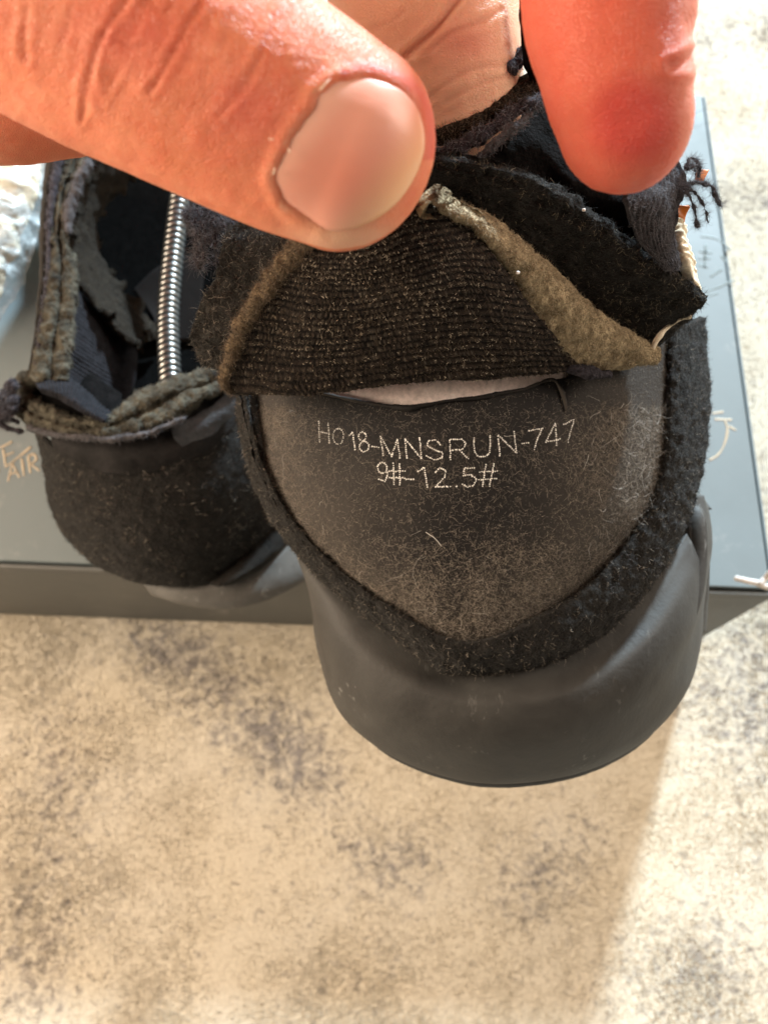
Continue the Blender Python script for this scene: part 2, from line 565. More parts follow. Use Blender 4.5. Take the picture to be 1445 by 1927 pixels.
# ------------------------------------------------------------------ rug
n = 260
gx = np.linspace(-150, 150, 41)
def nonlin(a, lo, hi, m, ext):
    core = np.linspace(lo, hi, m)
    return np.concatenate([np.linspace(-ext, lo, 12)[:-1], core, np.linspace(hi, ext, 12)[1:]])
gx = nonlin(0, -30, 34, 260, 150)
gy = nonlin(0, -20, 60, 320, 150)
X, Y = np.meshgrid(gx, gy)
Pp = np.stack([X, Y, 0 * X], -1)
Z = .05 * fbm(Pp, .35, 3, 3) + .03 * fbm(Pp, 2.2, 5, 3) - .05
Pp[..., 2] = Z
rugg = dict(v=Pp.reshape(-1, 3), f=quads(len(gy), len(gx)), nf=(len(gy) - 1) * (len(gx) - 1))
rug = mk('rug', rugg, m_rug, kind='structure')
rug['label'] = 'cream short pile rug with blurry grey and blue blotches'
NP = 210000
def pilepatch(n, x0, x1, y0, y1):
    p = np.stack([rng.uniform(x0, x1, n), rng.uniform(y0, y1, n), np.zeros(n)], -1)
    p[:, 2] = -.13
    ang = .8 + 1.0 * fbm(p * np.array([1, 1, 0]), .22, 9, 2) + 1.5 * rng.normal(size=n)
    dr = np.stack([np.cos(ang), np.sin(ang), 0 * ang], -1)
    h = .14 + .03 * rng.normal(size=n)
    lean = .07 + .10 * rng.random(n)
    P = np.zeros((n, 4, 3))
    for k in range(4):
        t = k / 3
        P[:, k] = p + dr * (lean * t * t)[:, None] + rng.normal(size=(n, 3)) * .015 * t
        P[:, k, 2] += h * (t - .25 * t * t)
    return P
PL = np.concatenate([pilepatch(230000, -17, 19, -11, 9), pilepatch(70000, 12, 32, 9, 55)])
pl = fibres('rug_pile', PL, .013 * np.array([1, .95, .8, .45])[None, :], m_pile)
pl['label'] = 'short soft pile of the cream rug'

# ------------------------------------------------------------------ shoebox
H = 7.4
def boxgeo(x0, x1, y0, y1, z0, z1, bev=.12, nb=3):
    import bmesh
    bm = bmesh.new()
    bmesh.ops.create_cube(bm, size=1)
    for v in bm.verts:
        v.co = Vector(((x0 + x1) / 2 + v.co.x * (x1 - x0), (y0 + y1) / 2 + v.co.y * (y1 - y0), (z0 + z1) / 2 + v.co.z * (z1 - z0)))
    bmesh.ops.bevel(bm, geom=bm.edges[:], offset=bev, segments=nb, affect='EDGES', profile=.5)
    bm.verts.ensure_lookup_table()
    v = np.array([x.co[:] for x in bm.verts])
    f = [[q.index for q in x.verts] for x in bm.faces]
    bm.free()
    return dict(v=v, f=np.zeros((0, 4), int), ext=f, nf=0)

BX0, BX1, BY0, BY1 = -22.0, 13.2, 7.4, 30.0
ROT = math.radians(-2.2)
def rotbox(g):
    c = np.array([BX1, BY0, 0])
    v = g['v'] - c
    R = np.array([[math.cos(ROT), -math.sin(ROT), 0], [math.sin(ROT), math.cos(ROT), 0], [0, 0, 1]])
    g['v'] = v @ R.T + c
    return g
box = thing('shoebox', 'blue grey cardboard shoebox lying under the shoes with its lid closed', 'box', (-4.5, 19, 0))
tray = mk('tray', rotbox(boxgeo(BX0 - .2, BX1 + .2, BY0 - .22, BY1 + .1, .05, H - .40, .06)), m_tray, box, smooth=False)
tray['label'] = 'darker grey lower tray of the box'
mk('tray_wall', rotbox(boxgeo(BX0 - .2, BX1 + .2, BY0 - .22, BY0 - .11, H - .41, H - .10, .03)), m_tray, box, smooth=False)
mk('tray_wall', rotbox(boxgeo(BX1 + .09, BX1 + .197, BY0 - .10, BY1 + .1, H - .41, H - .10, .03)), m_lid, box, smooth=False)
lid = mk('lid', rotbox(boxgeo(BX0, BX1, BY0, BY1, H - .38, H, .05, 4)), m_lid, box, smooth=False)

def strokes(lines, z, w, h=.004):
    geos = []
    for ln in lines:
        pts = np.array([onplane(x, y, z) for x, y in ln])
        m = max(8, 6 * len(ln))
        c = spl(pts, m) if len(ln) > 2 else pts[0] + (pts[1] - pts[0]) * np.linspace(0, 1, m)[:, None]
        t = np.gradient(c, axis=0)
        t /= np.linalg.norm(t, axis=1, keepdims=True)
        s = np.stack([-t[:, 1], t[:, 0], 0 * t[:, 0]], -1)
        ww = w * (.75 + .35 * vn(c * 3, 4))[:, None]
        a, b_ = c - s * ww, c + s * ww
        up = np.array([0, 0, h])
        v = np.concatenate([a, a + up, b_ + up, b_])
        i = np.arange(m - 1)
        f = np.concatenate([np.stack([i + k * m, i + k * m + 1, i + (k + 1) * m + 1, i + (k + 1) * m], -1) for k in range(3)])
        e = [[0, m, 2 * m, 3 * m], [m - 1, 4 * m - 1, 3 * m - 1, 2 * m - 1]]
        geos.append(dict(v=v, f=f, nf=len(f), ext=e))
    return geos

mk('printed_lettering', strokes([
    [(16, 906), (24, 872)], [(24, 872), (38, 899)], [(19, 893), (33, 888)], [(42, 863), (46, 896)],
    [(54, 858), (58, 891)], [(54, 858), (65, 855), (69, 865), (57, 875)], [(61, 875), (75, 886)],
    [(7, 846), (12, 880)], [(2, 843), (24, 831)], [(9, 858), (27, 851)], [(12, 878), (29, 867)], [(26, 868), (60, 841)],
    [(-8, 850), (-2, 890)]], H + .002, .052), m_gold, lid, label='tan letters printed on the lid beside the left shoe')
emb = lambda ls: strokes(ls, H + .002, .058)
mk('printed_emblem', emb([
    [(1318, 445), (1335, 446), (1350, 451), (1362, 459), (1373, 471)], [(1327, 459), (1325, 504)], [(1315, 473), (1339, 476)],
    [(1314, 487), (1336, 486)], [(1314, 499), (1332, 503)], [(1356, 481), (1366, 493)], [(1336, 521), (1358, 506)],
    [(1326, 549), (1352, 540), (1380, 527)], [(1334, 556), (1350, 552)]]), m_greyprint, lid, label='round emblem with comb shaped strokes near the lid corner')
mk('printed_emblem', emb([
    [(1334, 866), (1350, 856), (1362, 836), (1368, 808), (1363, 790)], [(1340, 778), (1360, 775)], [(1344, 789), (1376, 790)], [(1371, 802), (1384, 810)]]),
   m_gold, lid, label='tan round emblem beside the right shoe')

# ------------------------------------------------------------------ right shoe, held up by the heel
RS = thing('shoe', 'torn black suede shoe held up by its heel, printed heel board exposed', 'shoe', tuple(U([950, 1470, 20])), group='pair of worn black shoes')

mid_rows = [
    [(640, 880, 24), (560, 960, 20.2), (562, 1010, 19.2), (612, 1070, 18.2), (706, 1140, 17.5), (850, 1205, 17.05), (960, 1210, 16.95), (1080, 1180, 17.05), (1195, 1110, 17.4), (1275, 1030, 18.1), (1312, 960, 19.2), (1316, 930, 20.2), (1270, 900, 24)],
    [(640, 900, 24), (558, 980, 20.2), (562, 1055, 18.75), (610, 1118, 17.8), (700, 1200, 17.12), (850, 1272, 16.74), (960, 1276, 16.63), (1085, 1252, 16.72), (1205, 1170, 17.1), (1283, 1060, 17.9), (1322, 985, 19.1), (1326, 940, 20.4), (1270, 910, 24)],
    [(650, 920, 24), (568, 1010, 20.2), (578, 1105, 18.7), (622, 1185, 17.6), (715, 1265, 16.85), (850, 1322, 16.4), (965, 1328, 16.3), (1100, 1298, 16.45), (1220, 1212, 16.9), (1298, 1100, 17.8), (1330, 1020, 19.0), (1332, 960, 20.4), (1270, 920, 24)],
    [(660, 960, 24), (582, 1050, 20.3), (595, 1175, 18.9), (632, 1265, 17.9), (720, 1345, 17.1), (850, 1395, 16.7), (965, 1402, 16.6), (1100, 1375, 16.75), (1222, 1295, 17.2), (1302, 1180, 18.1), (1333, 1075, 19.3), (1332, 990, 20.6), (1270, 940, 24)],
    [(680, 1010, 24.5), (594, 1110, 20.8), (604, 1230, 19.4), (640, 1325, 18.5), (725, 1402, 17.8), (850, 1452, 17.5), (960, 1461, 17.4), (1100, 1436, 17.55), (1215, 1372, 17.95), (1290, 1280, 18.7), (1324, 1160, 19.8), (1325, 1020, 21), (1250, 880, 24.5)],
    [(690, 1040, 25), (600, 1150, 21.2), (611, 1265, 19.9), (650, 1352, 19.0), (735, 1420, 18.3), (850, 1464, 18.0), (955, 1475, 17.9), (1090, 1455, 18.1), (1200, 1402, 18.5), (1278, 1322, 19.2), (1312, 1230, 20.2), (1318, 1080, 21.4), (1250, 920, 25)],
    [(760, 1000, 25.5), (690, 1150, 21.9), (700, 1250, 20.6), (730, 1320, 19.7), (790, 1375, 19.0), (870, 1405, 18.7), (955, 1415, 18.6), (1060, 1400, 18.8), (1150, 1360, 19.2), (1210, 1300, 19.9), (1240, 1220, 20.9), (1240, 1080, 22.1), (1180, 920, 25.5)],
]
def midfn(g, u, v, pos):
    return -.012 * np.exp(-((g[..., 1] - (1180 + (1290 - g[..., 0]) * 1.6)) / 14)**2) * np.exp(-((g[..., 0] - 1235) / 40)**2)
G_mid = loft(mid_rows, 170, 90, th=.35, amp=.02, freq=1.2, fn=midfn)
mk('midsole', G_mid, m_rubber, RS)
# thin outsole under the midsole edge
def shift(rows_i, dx=0, dy=0, dd=0):
    return [(x + dx, y + dy, d + dd) for x, y, d in rows_i]
edge = mid_rows[5][3:10]
mk('outsole', loft([[(x - (x - 950) * .035, y - 8, d + .25) for x, y, d in edge], [(x - (x - 950) * .03, y - 1, d + .3) for x, y, d in edge], [(x - (x - 950) * .10, y - 24, d + .7) for x, y, d in edge]], 120, 12, th=.1, amp=.015, freq=2), m_outsole, RS)
mk('sidewall_ridge', tube([(1304, 950, 18.75, 15), (1306, 985, 18.6, 22), (1304, 1050, 18.55, 25), (1296, 1120, 18.45, 24), (1276, 1190, 18.35, 18), (1250, 1250, 18.35, 8)], 60, 18, .8), m_rubber, RS)
mk('side_panel', loft([[(1324, 932, 19.7), (1333, 985, 19.45), (1335, 1050, 19.5), (1333, 1120, 19.7), (1328, 1190, 20.0)], [(1308, 932, 19.5), (1314, 985, 19.2), (1314, 1050, 19.15), (1310, 1120, 19.2), (1304, 1190, 19.3)]], 60, 8, th=.15, amp=.01), m_rubber, RS)

# heel counter board
cnt_rows = [
    [(478, 690, 17.1), (560, 722, 16.1), (605, 741, 15.75), (680, 757, 15.45), (770, 766, 15.25), (860, 752, 15.2), (960, 738, 15.25), (1045, 714, 15.4), (1160, 690, 15.85), (1255, 640, 16.7)],
    [(488, 800, 16.95), (560, 822, 16.1), (620, 835, 15.75), (700, 845, 15.4), (790, 852, 15.2), (880, 850, 15.12), (970, 842, 15.2), (1060, 825, 15.4), (1160, 795, 15.85), (1258, 750, 16.7)],
    [(508, 900, 16.85), (580, 930, 16.1), (650, 950, 15.7), (720, 965, 15.45), (800, 975, 15.27), (885, 975, 15.2), (970, 965, 15.27), (1060, 945, 15.5), (1150, 910, 15.9), (1245, 860, 16.65)],
    [(560, 1000, 16.9), (620, 1035, 16.3), (680, 1065, 15.95), (740, 1085, 15.7), (820, 1102, 15.5), (890, 1102, 15.45), (960, 1092, 15.52), (1040, 1070, 15.75), (1120, 1030, 16.1), (1215, 970, 16.7)],
    [(680, 1120, 16.8), (720, 1145, 16.5), (760, 1165, 16.3), (800, 1185, 16.12), (850, 1204, 16.0), (890, 1207, 15.97), (930, 1200, 16.02), (990, 1178, 16.2), (1050, 1145, 16.45), (1120, 1100, 16.8)],
]
G_cnt = loft(cnt_rows, 150, 110, th=.16, amp=.03, freq=.8, seed=5, oct=4,
             fn=lambda g, u, v, pos: -.05 * np.exp(-((g[..., 0] - 1058 - (g[..., 1] - 720) * .06) / 5)**2) * np.clip((790 - g[..., 1]) / 60, 0, 1))
counter = mk('heel_counter', G_cnt, m_counter, RS)
counter['label'] = 'bare brown black heel board with a printed size code'
# pale liner seen in the slit above the board
mk('inner_liner', loft([[(585, 690, 15.9), (760, 680, 15.38), (900, 675, 15.33), (1065, 670, 15.6)], [(590, 790, 15.95), (760, 800, 15.42), (900, 795, 15.38), (1065, 775, 15.65)]], 60, 20, th=.05, amp=.015, freq=2), m_liner, RS)
# chewed rim of the board along the slit
rim = [(600, 739, 15.73, 3), (680, 756, 15.42, 3.5), (735, 764, 15.28, 4), (768, 768, 15.2, 7), (790, 764, 15.2, 4), (860, 752, 15.15, 3), (905, 748, 15.17, 5), (930, 742, 15.2, 4), (985, 732, 15.25, 3), (1040, 715, 15.36, 3), (1058, 740, 15.38, 4), (1066, 775, 15.4, 2)]
G_rim = tube(rim, 140, 8, amp=.02, freq=9)
mk('board_rim', G_rim, m_counter, RS)

# suede binding round the board
inner = [(486, 660, 17.4), (468, 742, 17.15), (484, 820, 17.05), (512, 900, 16.95), (556, 975, 16.9), (618, 1045, 16.75), (700, 1112, 16.5), (790, 1172, 16.15), (850, 1200, 16.02), (920, 1196, 16.02), (1000, 1160, 16.2), (1090, 1108, 16.5), (1165, 1035, 16.7), (1222, 940, 16.85), (1245, 850, 16.85), (1250, 740, 16.85), (1250, 620, 17.0)]
outer = [(462, 660, 17.9), (445, 742, 17.6), (455, 830, 17.6), (480, 920, 17.5), (530, 1008, 17.4), (592, 1078, 17.2), (680, 1152, 16.95), (770, 1224, 16.6), (836, 1266, 16.45), (915, 1270, 16.4), (1030, 1250, 16.45), (1140, 1192, 16.75), (1228, 1100, 17.1), (1290, 990, 17.6), (1322, 880, 18.1), (1335, 760, 18.3), (1326, 600, 18.5)]
def mixrow(t, dd):
    return [(a[0] + (c[0] - a[0]) * t, a[1] + (c[1] - a[1]) * t, a[2] + (c[2] - a[2]) * t**2 + dd) for a, c in zip(inner, outer)]
bind_rows = [mixrow(0, .12), mixrow(.06, -.26), mixrow(.25, -.36), mixrow(.55, -.34), mixrow(.85, -.2), mixrow(1, .1), mixrow(.96, .6)]
G_bind = loft(bind_rows, 420, 44, th=.15, amp=.075, freq=6, rag=5, ragf=.08, seed=8, oct=4)
mk('suede_binding', G_bind, m_suede, RS)

# dark shell of the upper behind the loose pieces
mk('upper_shell', loft([
    [(470, 520, 17.5), (640, 420, 17), (820, 340, 15.5), (1000, 330, 14.8), (1150, 400, 15.2), (1260, 520, 16.2), (1305, 600, 18.5)],
    [(450, 640, 18.3), (640, 600, 17.5), (820, 560, 16.8), (1000, 540, 16.6), (1150, 560, 16.8), (1262, 620, 17.6), (1312, 680, 19)],
    [(475, 800, 18.8), (640, 780, 18), (820, 760, 17.5), (1000, 760, 17.5), (1150, 770, 17.8), (1262, 780, 18.4), (1312, 800, 19.6)],
    [(520, 930, 19.5), (640, 950, 18.6), (820, 980, 18), (1000, 980, 18), (1150, 960, 18.4), (1250, 930, 19), (1300, 900, 20)]], 60, 40, th=.2, amp=.05), m_black, RS)

# knit flap folded over the thumb side
knit_rows = [
    [(585, 425, 11.3), (650, 425, 11.05), (720, 410, 10.95), (795, 378, 11.15), (826, 388, 11.5)],
    [(545, 490, 12.0), (640, 490, 11.7), (740, 480, 11.55), (830, 455, 11.7), (902, 448, 12.1)],
    [(505, 545, 12.7), (640, 545, 12.3), (780, 540, 12.1), (880, 525, 12.3), (966, 530, 12.8)],
    [(462, 610, 13.5), (620, 610, 13.1), (790, 600, 12.85), (920, 595, 13.0), (1018, 605, 13.6)],
    [(434, 680, 14.4), (600, 678, 14.0), (790, 668, 13.75), (950, 660, 13.9), (1068, 662, 14.5)],
    [(430, 725, 15.0), (580, 724, 14.6), (770, 706, 14.3), (930, 697, 14.4), (1092, 688, 14.95)],
    [(434, 744, 15.3), (580, 744, 14.95), (770, 723, 14.6), (930, 713, 14.65), (1098, 698, 15.15)],
    [(445, 738, 15.9), (580, 730, 15.6), (770, 708, 15.3), (930, 700, 15.35), (1098, 690, 15.7)],
]
RIB = {}
def ribs(g, u, v, pos):
    w = v + .012 * np.sin(u * 9 + 2) + .05 * np.clip(u - .5, 0, 1) + .016 * vn(np.stack([u * 5, v * 5, 0 * u], -1), 21) + .004 * vn(np.stack([u * 40, v * 22, 0 * u], -1), 22)
    ph = w * 2 * math.pi * 27
    st = u * 2 * math.pi * 62 + 2.0 * vn(np.stack([u * 40, v * 30, 0 * u], -1), 2)
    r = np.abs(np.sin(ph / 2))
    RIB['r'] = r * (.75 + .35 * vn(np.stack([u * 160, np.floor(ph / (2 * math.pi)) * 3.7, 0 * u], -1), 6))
    row = np.floor(ph / (2 * math.pi))
    uj = u * 165 + row * .37 + .8 * vn(np.stack([u * 25, row * 1.7, 0 * u], -1), 23)
    cell = np.floor(uj)
    hs_ = np.modf(np.abs(np.sin(cell * 12.9898 + row * 78.233)) * 43758.5453)[0]
    fr = uj - cell
    dusty = np.clip(.75 + .6 * vn(np.stack([u * 9, v * 7, 0 * u], -1), 15), .1, 1.3) * np.clip(1.25 - np.abs(u - .45) * 1.4, .2, 1)
    RIB['s'] = (hs_ < .24 * dusty) * (.35 + .65 * np.modf(hs_ * 97.3)[0]) * np.exp(-((fr - .5) / .3)**2) * np.clip(r * 1.6 - .6, 0, 1)
    return -.026 * (1 - r)**2 + .012 * RIB['s'] + .014 * r * np.sin(st + np.floor(ph / (2 * math.pi)) * 2.1) * (.4 + .6 * vn(np.stack([u * 14, v * 12, 0 * u], -1), 5))
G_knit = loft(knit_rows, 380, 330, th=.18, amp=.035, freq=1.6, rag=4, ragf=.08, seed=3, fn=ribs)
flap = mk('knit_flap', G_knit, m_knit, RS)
ra_ = flap.data.attributes.new('rib', 'FLOAT', 'POINT')
ra_.data.foreach_set('value', np.concatenate([RIB['r'].ravel(), RIB['r'].ravel() * 0 + .5]).astype(np.float32))
rs_ = flap.data.attributes.new('stitch', 'FLOAT', 'POINT')
rs_.data.foreach_set('value', np.concatenate([RIB['s'].ravel(), RIB['s'].ravel() * 0]).astype(np.float32))
nt = m_knit.node_tree
bsk = nt.nodes['Principled BSDF']
oldc = bsk.inputs['Base Color'].links[0].from_socket
atn = nd(nt, 'ShaderNodeAttribute')
atn.attribute_name = 'rib'
at2 = nd(nt, 'ShaderNodeAttribute')
at2.attribute_name = 'stitch'
nt.links.new(mixc(nt, at2.outputs['Fac'], mixc(nt, 1.0, oldc, ramp(nt, atn.outputs['Fac'], [(.25, (.42, .42, .44)), (.75, (1.25, 1.2, 1.15)), (1.0, (1.6, 1.5, 1.4))]), 'MULTIPLY'), (.13, .11, .09)), bsk.inputs['Base Color'])  # rib mask paints groove shade and lighter ridges into the knit colour
kp, kn_ = G_knit['pos'], G_knit['n']
ii, jj = np.where((RIB['r'] > .62) & (rng.random(RIB['r'].shape) < .10))
sel = rng.random(len(ii)) < (.25 + .9 * np.clip(.5 + fbm(np.stack([jj * .02, ii * .02, 0 * ii], -1), 1.0, 71, 3), 0, 1)) * np.clip(1.2 - np.abs(jj / 380 - .42) * 1.3, .25, 1)
ii, jj = ii[sel], jj[sel]
nt_k = len(ii)
PK = np.zeros((nt_k, 5, 3))
PK[:, 0] = kp[ii, jj]
dk = kn_[ii, jj] * .5 + rng.normal(size=(nt_k, 3)) * .8
for q in range(1, 5):
    dk = dk + rng.normal(size=(nt_k, 3)) * .9
    dk /= np.linalg.norm(dk, axis=1, keepdims=True)
    PK[:, q] = PK[:, q - 1] + dk * (.009 + .009 * rng.random((nt_k, 1)))
fibres('knit_tufts', PK, .0036, hairmat('knit_tuft', (.07, .055, .04), (.50, .43, .34)), RS)
flap['label'] = 'ribbed brown black knit lining folded up under the thumb'

foam_rows = [
    [(800, 364, 11.5), (880, 384, 12.1), (960, 432, 12.7), (1045, 506, 13.5), (1130, 586, 14.4), (1205, 634, 15.2), (1243, 655, 15.7)],
    [(805, 372, 11.05), (880, 396, 11.7), (958, 450, 12.35), (1040, 526, 13.2), (1120, 604, 14.15), (1200, 646, 15.05), (1244, 668, 15.6)],
    [(815, 384, 11.0), (885, 418, 11.7), (950, 480, 12.4), (1022, 560, 13.3), (1090, 640, 14.3), (1170, 672, 15.1), (1240, 680, 15.6)],
    [(825, 396, 11.35), (890, 436, 12.0), (945, 505, 12.7), (1008, 592, 13.6), (1062, 664, 14.5), (1120, 697, 15.2), (1225, 688, 15.75)],
]
G_foam = loft(foam_rows, 160, 50, th=.25, amp=.05, freq=7, rag=3, ragf=.1, seed=4, oct=4)
mk('foam_edge', G_foam, m_foam, RS)
G_foamL = tube([(592, 440, 11.5, 16), (545, 492, 12.2, 20), (503, 545, 12.85, 19), (462, 605, 13.6, 17), (440, 655, 14.2, 14), (426, 700, 14.8, 11), (430, 738, 15.3, 12)], 140, 14, amp=.09, freq=5)
mk('foam_edge', G_foamL, m_foambrown, RS, label='brown foam fringe on the short side of the knit flap')
G_fold = tube([(1060, 690, 15.0, 8), (1090, 697, 14.95, 13), (1120, 703, 15.1, 11), (1150, 706, 15.3, 6)], 50, 10, amp=.08, freq=6)
mk('torn_seam', G_fold, m_thread, RS)

# felt panel with a ragged edge, right of the flap
felt_rows = [
    [(780, 288, 11.7), (900, 298, 11.9), (1000, 325, 12.3), (1080, 368, 12.8), (1160, 428, 13.4), (1240, 490, 14.0), (1328, 556, 14.7)],
    [(780, 300, 11.6), (900, 312, 11.8), (1000, 342, 12.2), (1078, 388, 12.75), (1158, 448, 13.4), (1236, 512, 14.0), (1324, 566, 14.7)],
    [(780, 340, 12.3), (890, 368, 12.65), (990, 425, 13.3), (1085, 486, 13.9), (1175, 545, 14.5), (1250, 586, 15.0), (1318, 580, 15.1)],
    [(780, 400, 13.2), (880, 420, 13.4), (975, 480, 14.1), (1070, 560, 15.0), (1150, 620, 15.7), (1225, 658, 15.9), (1290, 602, 15.7)],
]
G_felt = loft(felt_rows, 260, 90, th=.16, amp=.085, freq=4.5, rag=7, ragf=.06, seed=11, oct=4)
mk('suede_quarter', G_felt, m_suede, RS)
dark_rows = [
    [(780, 180, 12.9), (900, 175, 13.0), (1010, 190, 13.0), (1110, 310, 13.2), (1190, 345, 13.5), (1275, 400, 14.3)],
    [(780, 250, 12.6), (900, 250, 12.7), (1000, 270, 12.8), (1080, 345, 13.0), (1180, 400, 13.5), (1280, 470, 14.4)],
    [(780, 320, 12.6), (900, 330, 12.7), (1000, 355, 13.0), (1080, 400, 13.5), (1160, 460, 14.0), (1300, 560, 15)],
]
mk('lining', loft(dark_rows, 120, 50, th=.12, amp=.06, freq=3, seed=12), m_black, RS)
# torn collar pieces between the fingers
G_fr = tube([(790, 224, 12.3, 10), (830, 205, 12.2, 13), (880, 176, 12.15, 17), (930, 140, 12.1, 19), (975, 112, 12.1, 18), (1030, 92, 12.2, 17)], 160, 16, amp=.16, freq=5, seed=21)
mk('collar_fringe', G_fr, m_thread, RS)
G_ol = loft([[(790, 232, 12.4), (860, 205, 12.3), (940, 160, 12.25), (1040, 120, 12.4)], [(790, 255, 12.2), (870, 236, 12.1), (950, 195, 12.1), (1040, 160, 12.3)], [(790, 282, 12.4), (870, 262, 12.3), (950, 225, 12.3), (1040, 190, 12.5)]], 100, 30, th=.15, amp=.07, freq=5, rag=4, seed=22)
mk('collar_foam', G_ol, m_olivedark, RS)
G_rg = tube([(790, 296, 12.2, 9), (850, 280, 12.15, 11), (905, 256, 12.1, 11), (960, 215, 12.1, 13), (1000, 190, 12.1, 13), (1050, 180, 12.3, 12)], 110, 12, amp=.10, freq=5, seed=23)
mk('collar_piping', G_rg, m_thread, RS)
G_r2 = tube([(900, 300, 12.15, 9), (930, 272, 12.05, 10), (965, 240, 12.0, 9), (1000, 215, 12.1, 8)], 60, 10, amp=.08, freq=6, seed=24)
mk('collar_piping', G_r2, m_lilac, RS, label='faded lilac torn piping')
mk('pull_strap', tube([(985, -160, 11.3, 13), (988, -40, 11.4, 14), (991, 40, 11.6, 13), (1000, 110, 11.9, 15), (1012, 160, 12.3, 14)], 50, 12, .5, amp=.05), m_black, RS)
# grey knit and cream foam at the right corner
G_gk = loft([[(1185, 350, 12.9), (1230, 345, 13.2), (1275, 300, 13.6)], [(1180, 380, 12.9), (1240, 375, 13.2), (1290, 345, 13.7)], [(1190, 420, 13.2), (1240, 420, 13.4), (1278, 400, 13.8)], [(1215, 470, 13.6), (1250, 470, 13.7), (1270, 450, 13.9)], [(1250, 510, 14.0), (1272, 510, 14.1), (1286, 500, 14.2)]], 60, 90, th=.12, amp=.06, freq=4, rag=4, seed=31,
             fn=lambda g, u, v, pos: .012 * np.sin(u * 70 + v * 25 + 3 * fbm(pos, 3, 8)) + .05 * fbm(pos, 2.2, 5))
mk('torn_knit', G_gk, m_greyknit, RS)
fuzz('frayed_nap', G_gk, 3000, .09, .0022, m_greyfuzz, RS, stand=.5, curl=.8)
G_cr = loft([[(1270, 408, 14.0), (1282, 412, 14.1), (1290, 425, 14.4)], [(1264, 450, 14.05), (1284, 450, 14.0), (1302, 470, 14.5)], [(1272, 495, 14.3), (1294, 495, 14.2), (1312, 520, 14.7)], [(1296, 540, 14.7), (1310, 538, 14.6), (1322, 550, 14.9)]], 40, 70, th=.1, amp=.03, freq=4, rag=3, seed=32,
             fn=lambda g, u, v, pos: .013 * np.sin(v * 60 + u * 4 + 3 * fbm(pos, 3, 2)) * (v < .6) + .06 * fbm(pos, 3, 7))
mk('cream_padding', G_cr, m_cream, RS)
mk('cream_edge', tube([(1218, 672, 15.5, 6), (1240, 632, 15.4, 5), (1262, 610, 15.4, 4), (1285, 598, 15.4, 4), (1300, 594, 15.4, 7)], 60, 10, amp=.02, freq=6), m_cream, RS)
mk('glue_chip', loft([[(1310, 338, 14), (1322, 342, 14)], [(1316, 318, 14), (1333, 320, 14.05)]], 10, 8, th=.1, amp=.03), m_orange, RS)
mk('glue_chip', loft([[(1272, 384, 14.1), (1298, 390, 14.1)], [(1274, 402, 14.1), (1290, 406, 14.2)], [(1284, 414, 14.1), (1288, 418, 14.2)]], 12, 14, th=.1, amp=.03), m_orange, RS)
thr = []
for pts in ([(1288, 318), (1299, 297), (1310, 304), (1316, 322), (1312, 334)], [(1290, 318), (1304, 312), (1308, 330)],
            [(1278, 352), (1298, 372), (1306, 395), (1310, 418), (1312, 428)], [(1276, 350), (1305, 362), (1322, 385), (1328, 405), (1333, 420)],
            [(1285, 345), (1315, 345), (1338, 352), (1348, 375), (1358, 392)], [(1240, 360), (1265, 345), (1290, 350), (1302, 360)],
            [(1270, 340), (1290, 352), (1300, 378)]):
    thr.append(tube([(x, y, 13.5 + .1 * i, 2.7 - .22 * i) for i, (x, y) in enumerate(pts)], 60, 8, amp=.055, freq=11, seed=len(thr)))
mk('frayed_thread', thr, m_greyknit, RS)
fuzz('frayed_nap', thr, 4200, .12, .0015, m_greyfuzz, RS, stand=.4, curl=1.0, front=False)

# left flap of the torn collar and its tufts
G_lf = loft([[(430, 420, 14.6), (490, 420, 14.4), (600, 420, 13.6)], [(418, 470, 14.6), (480, 475, 14.3), (560, 480, 13.6)], [(405, 520, 14.8), (460, 530, 14.6), (520, 545, 14.1)], [(380, 570, 15.0), (435, 590, 14.8), (480, 610, 14.5)], [(361, 625, 15.4), (410, 640, 15.2), (450, 660, 15.2)], [(374, 678, 15.8), (405, 685, 15.6), (440, 700, 15.7)], [(395, 692, 16), (415, 697, 16), (440, 715, 16)]], 70, 110, th=.16, amp=.09, freq=4, rag=6, ragf=.06, seed=41, oct=4)
mk('collar_flap', G_lf, m_suede2, RS)
G_tf = []
for pts in ([(345, 395), (365, 420), (372, 450), (366, 480)], [(352, 400), (378, 430), (382, 470), (378, 505)], [(345, 400), (395, 410), (420, 430)],
            [(360, 395), (400, 400), (440, 425)], [(372, 470), (370, 490), (376, 508)], [(410, 420), (404, 450), (408, 500)]):
    G_tf.append(tube([(x, y, 14.8, 6 - .9 * i) for i, (x, y) in enumerate(pts)], 50, 8, amp=.14, freq=6, seed=50 + len(G_tf)))
mk('frayed_thread', G_tf, m_thread, RS, label='frayed dark yarn hanging beside the thumb')
fuzz('frayed_nap', G_tf, 3000, .22, .0022, m_greyfuzz, RS, stand=.6, curl=.8, front=False)

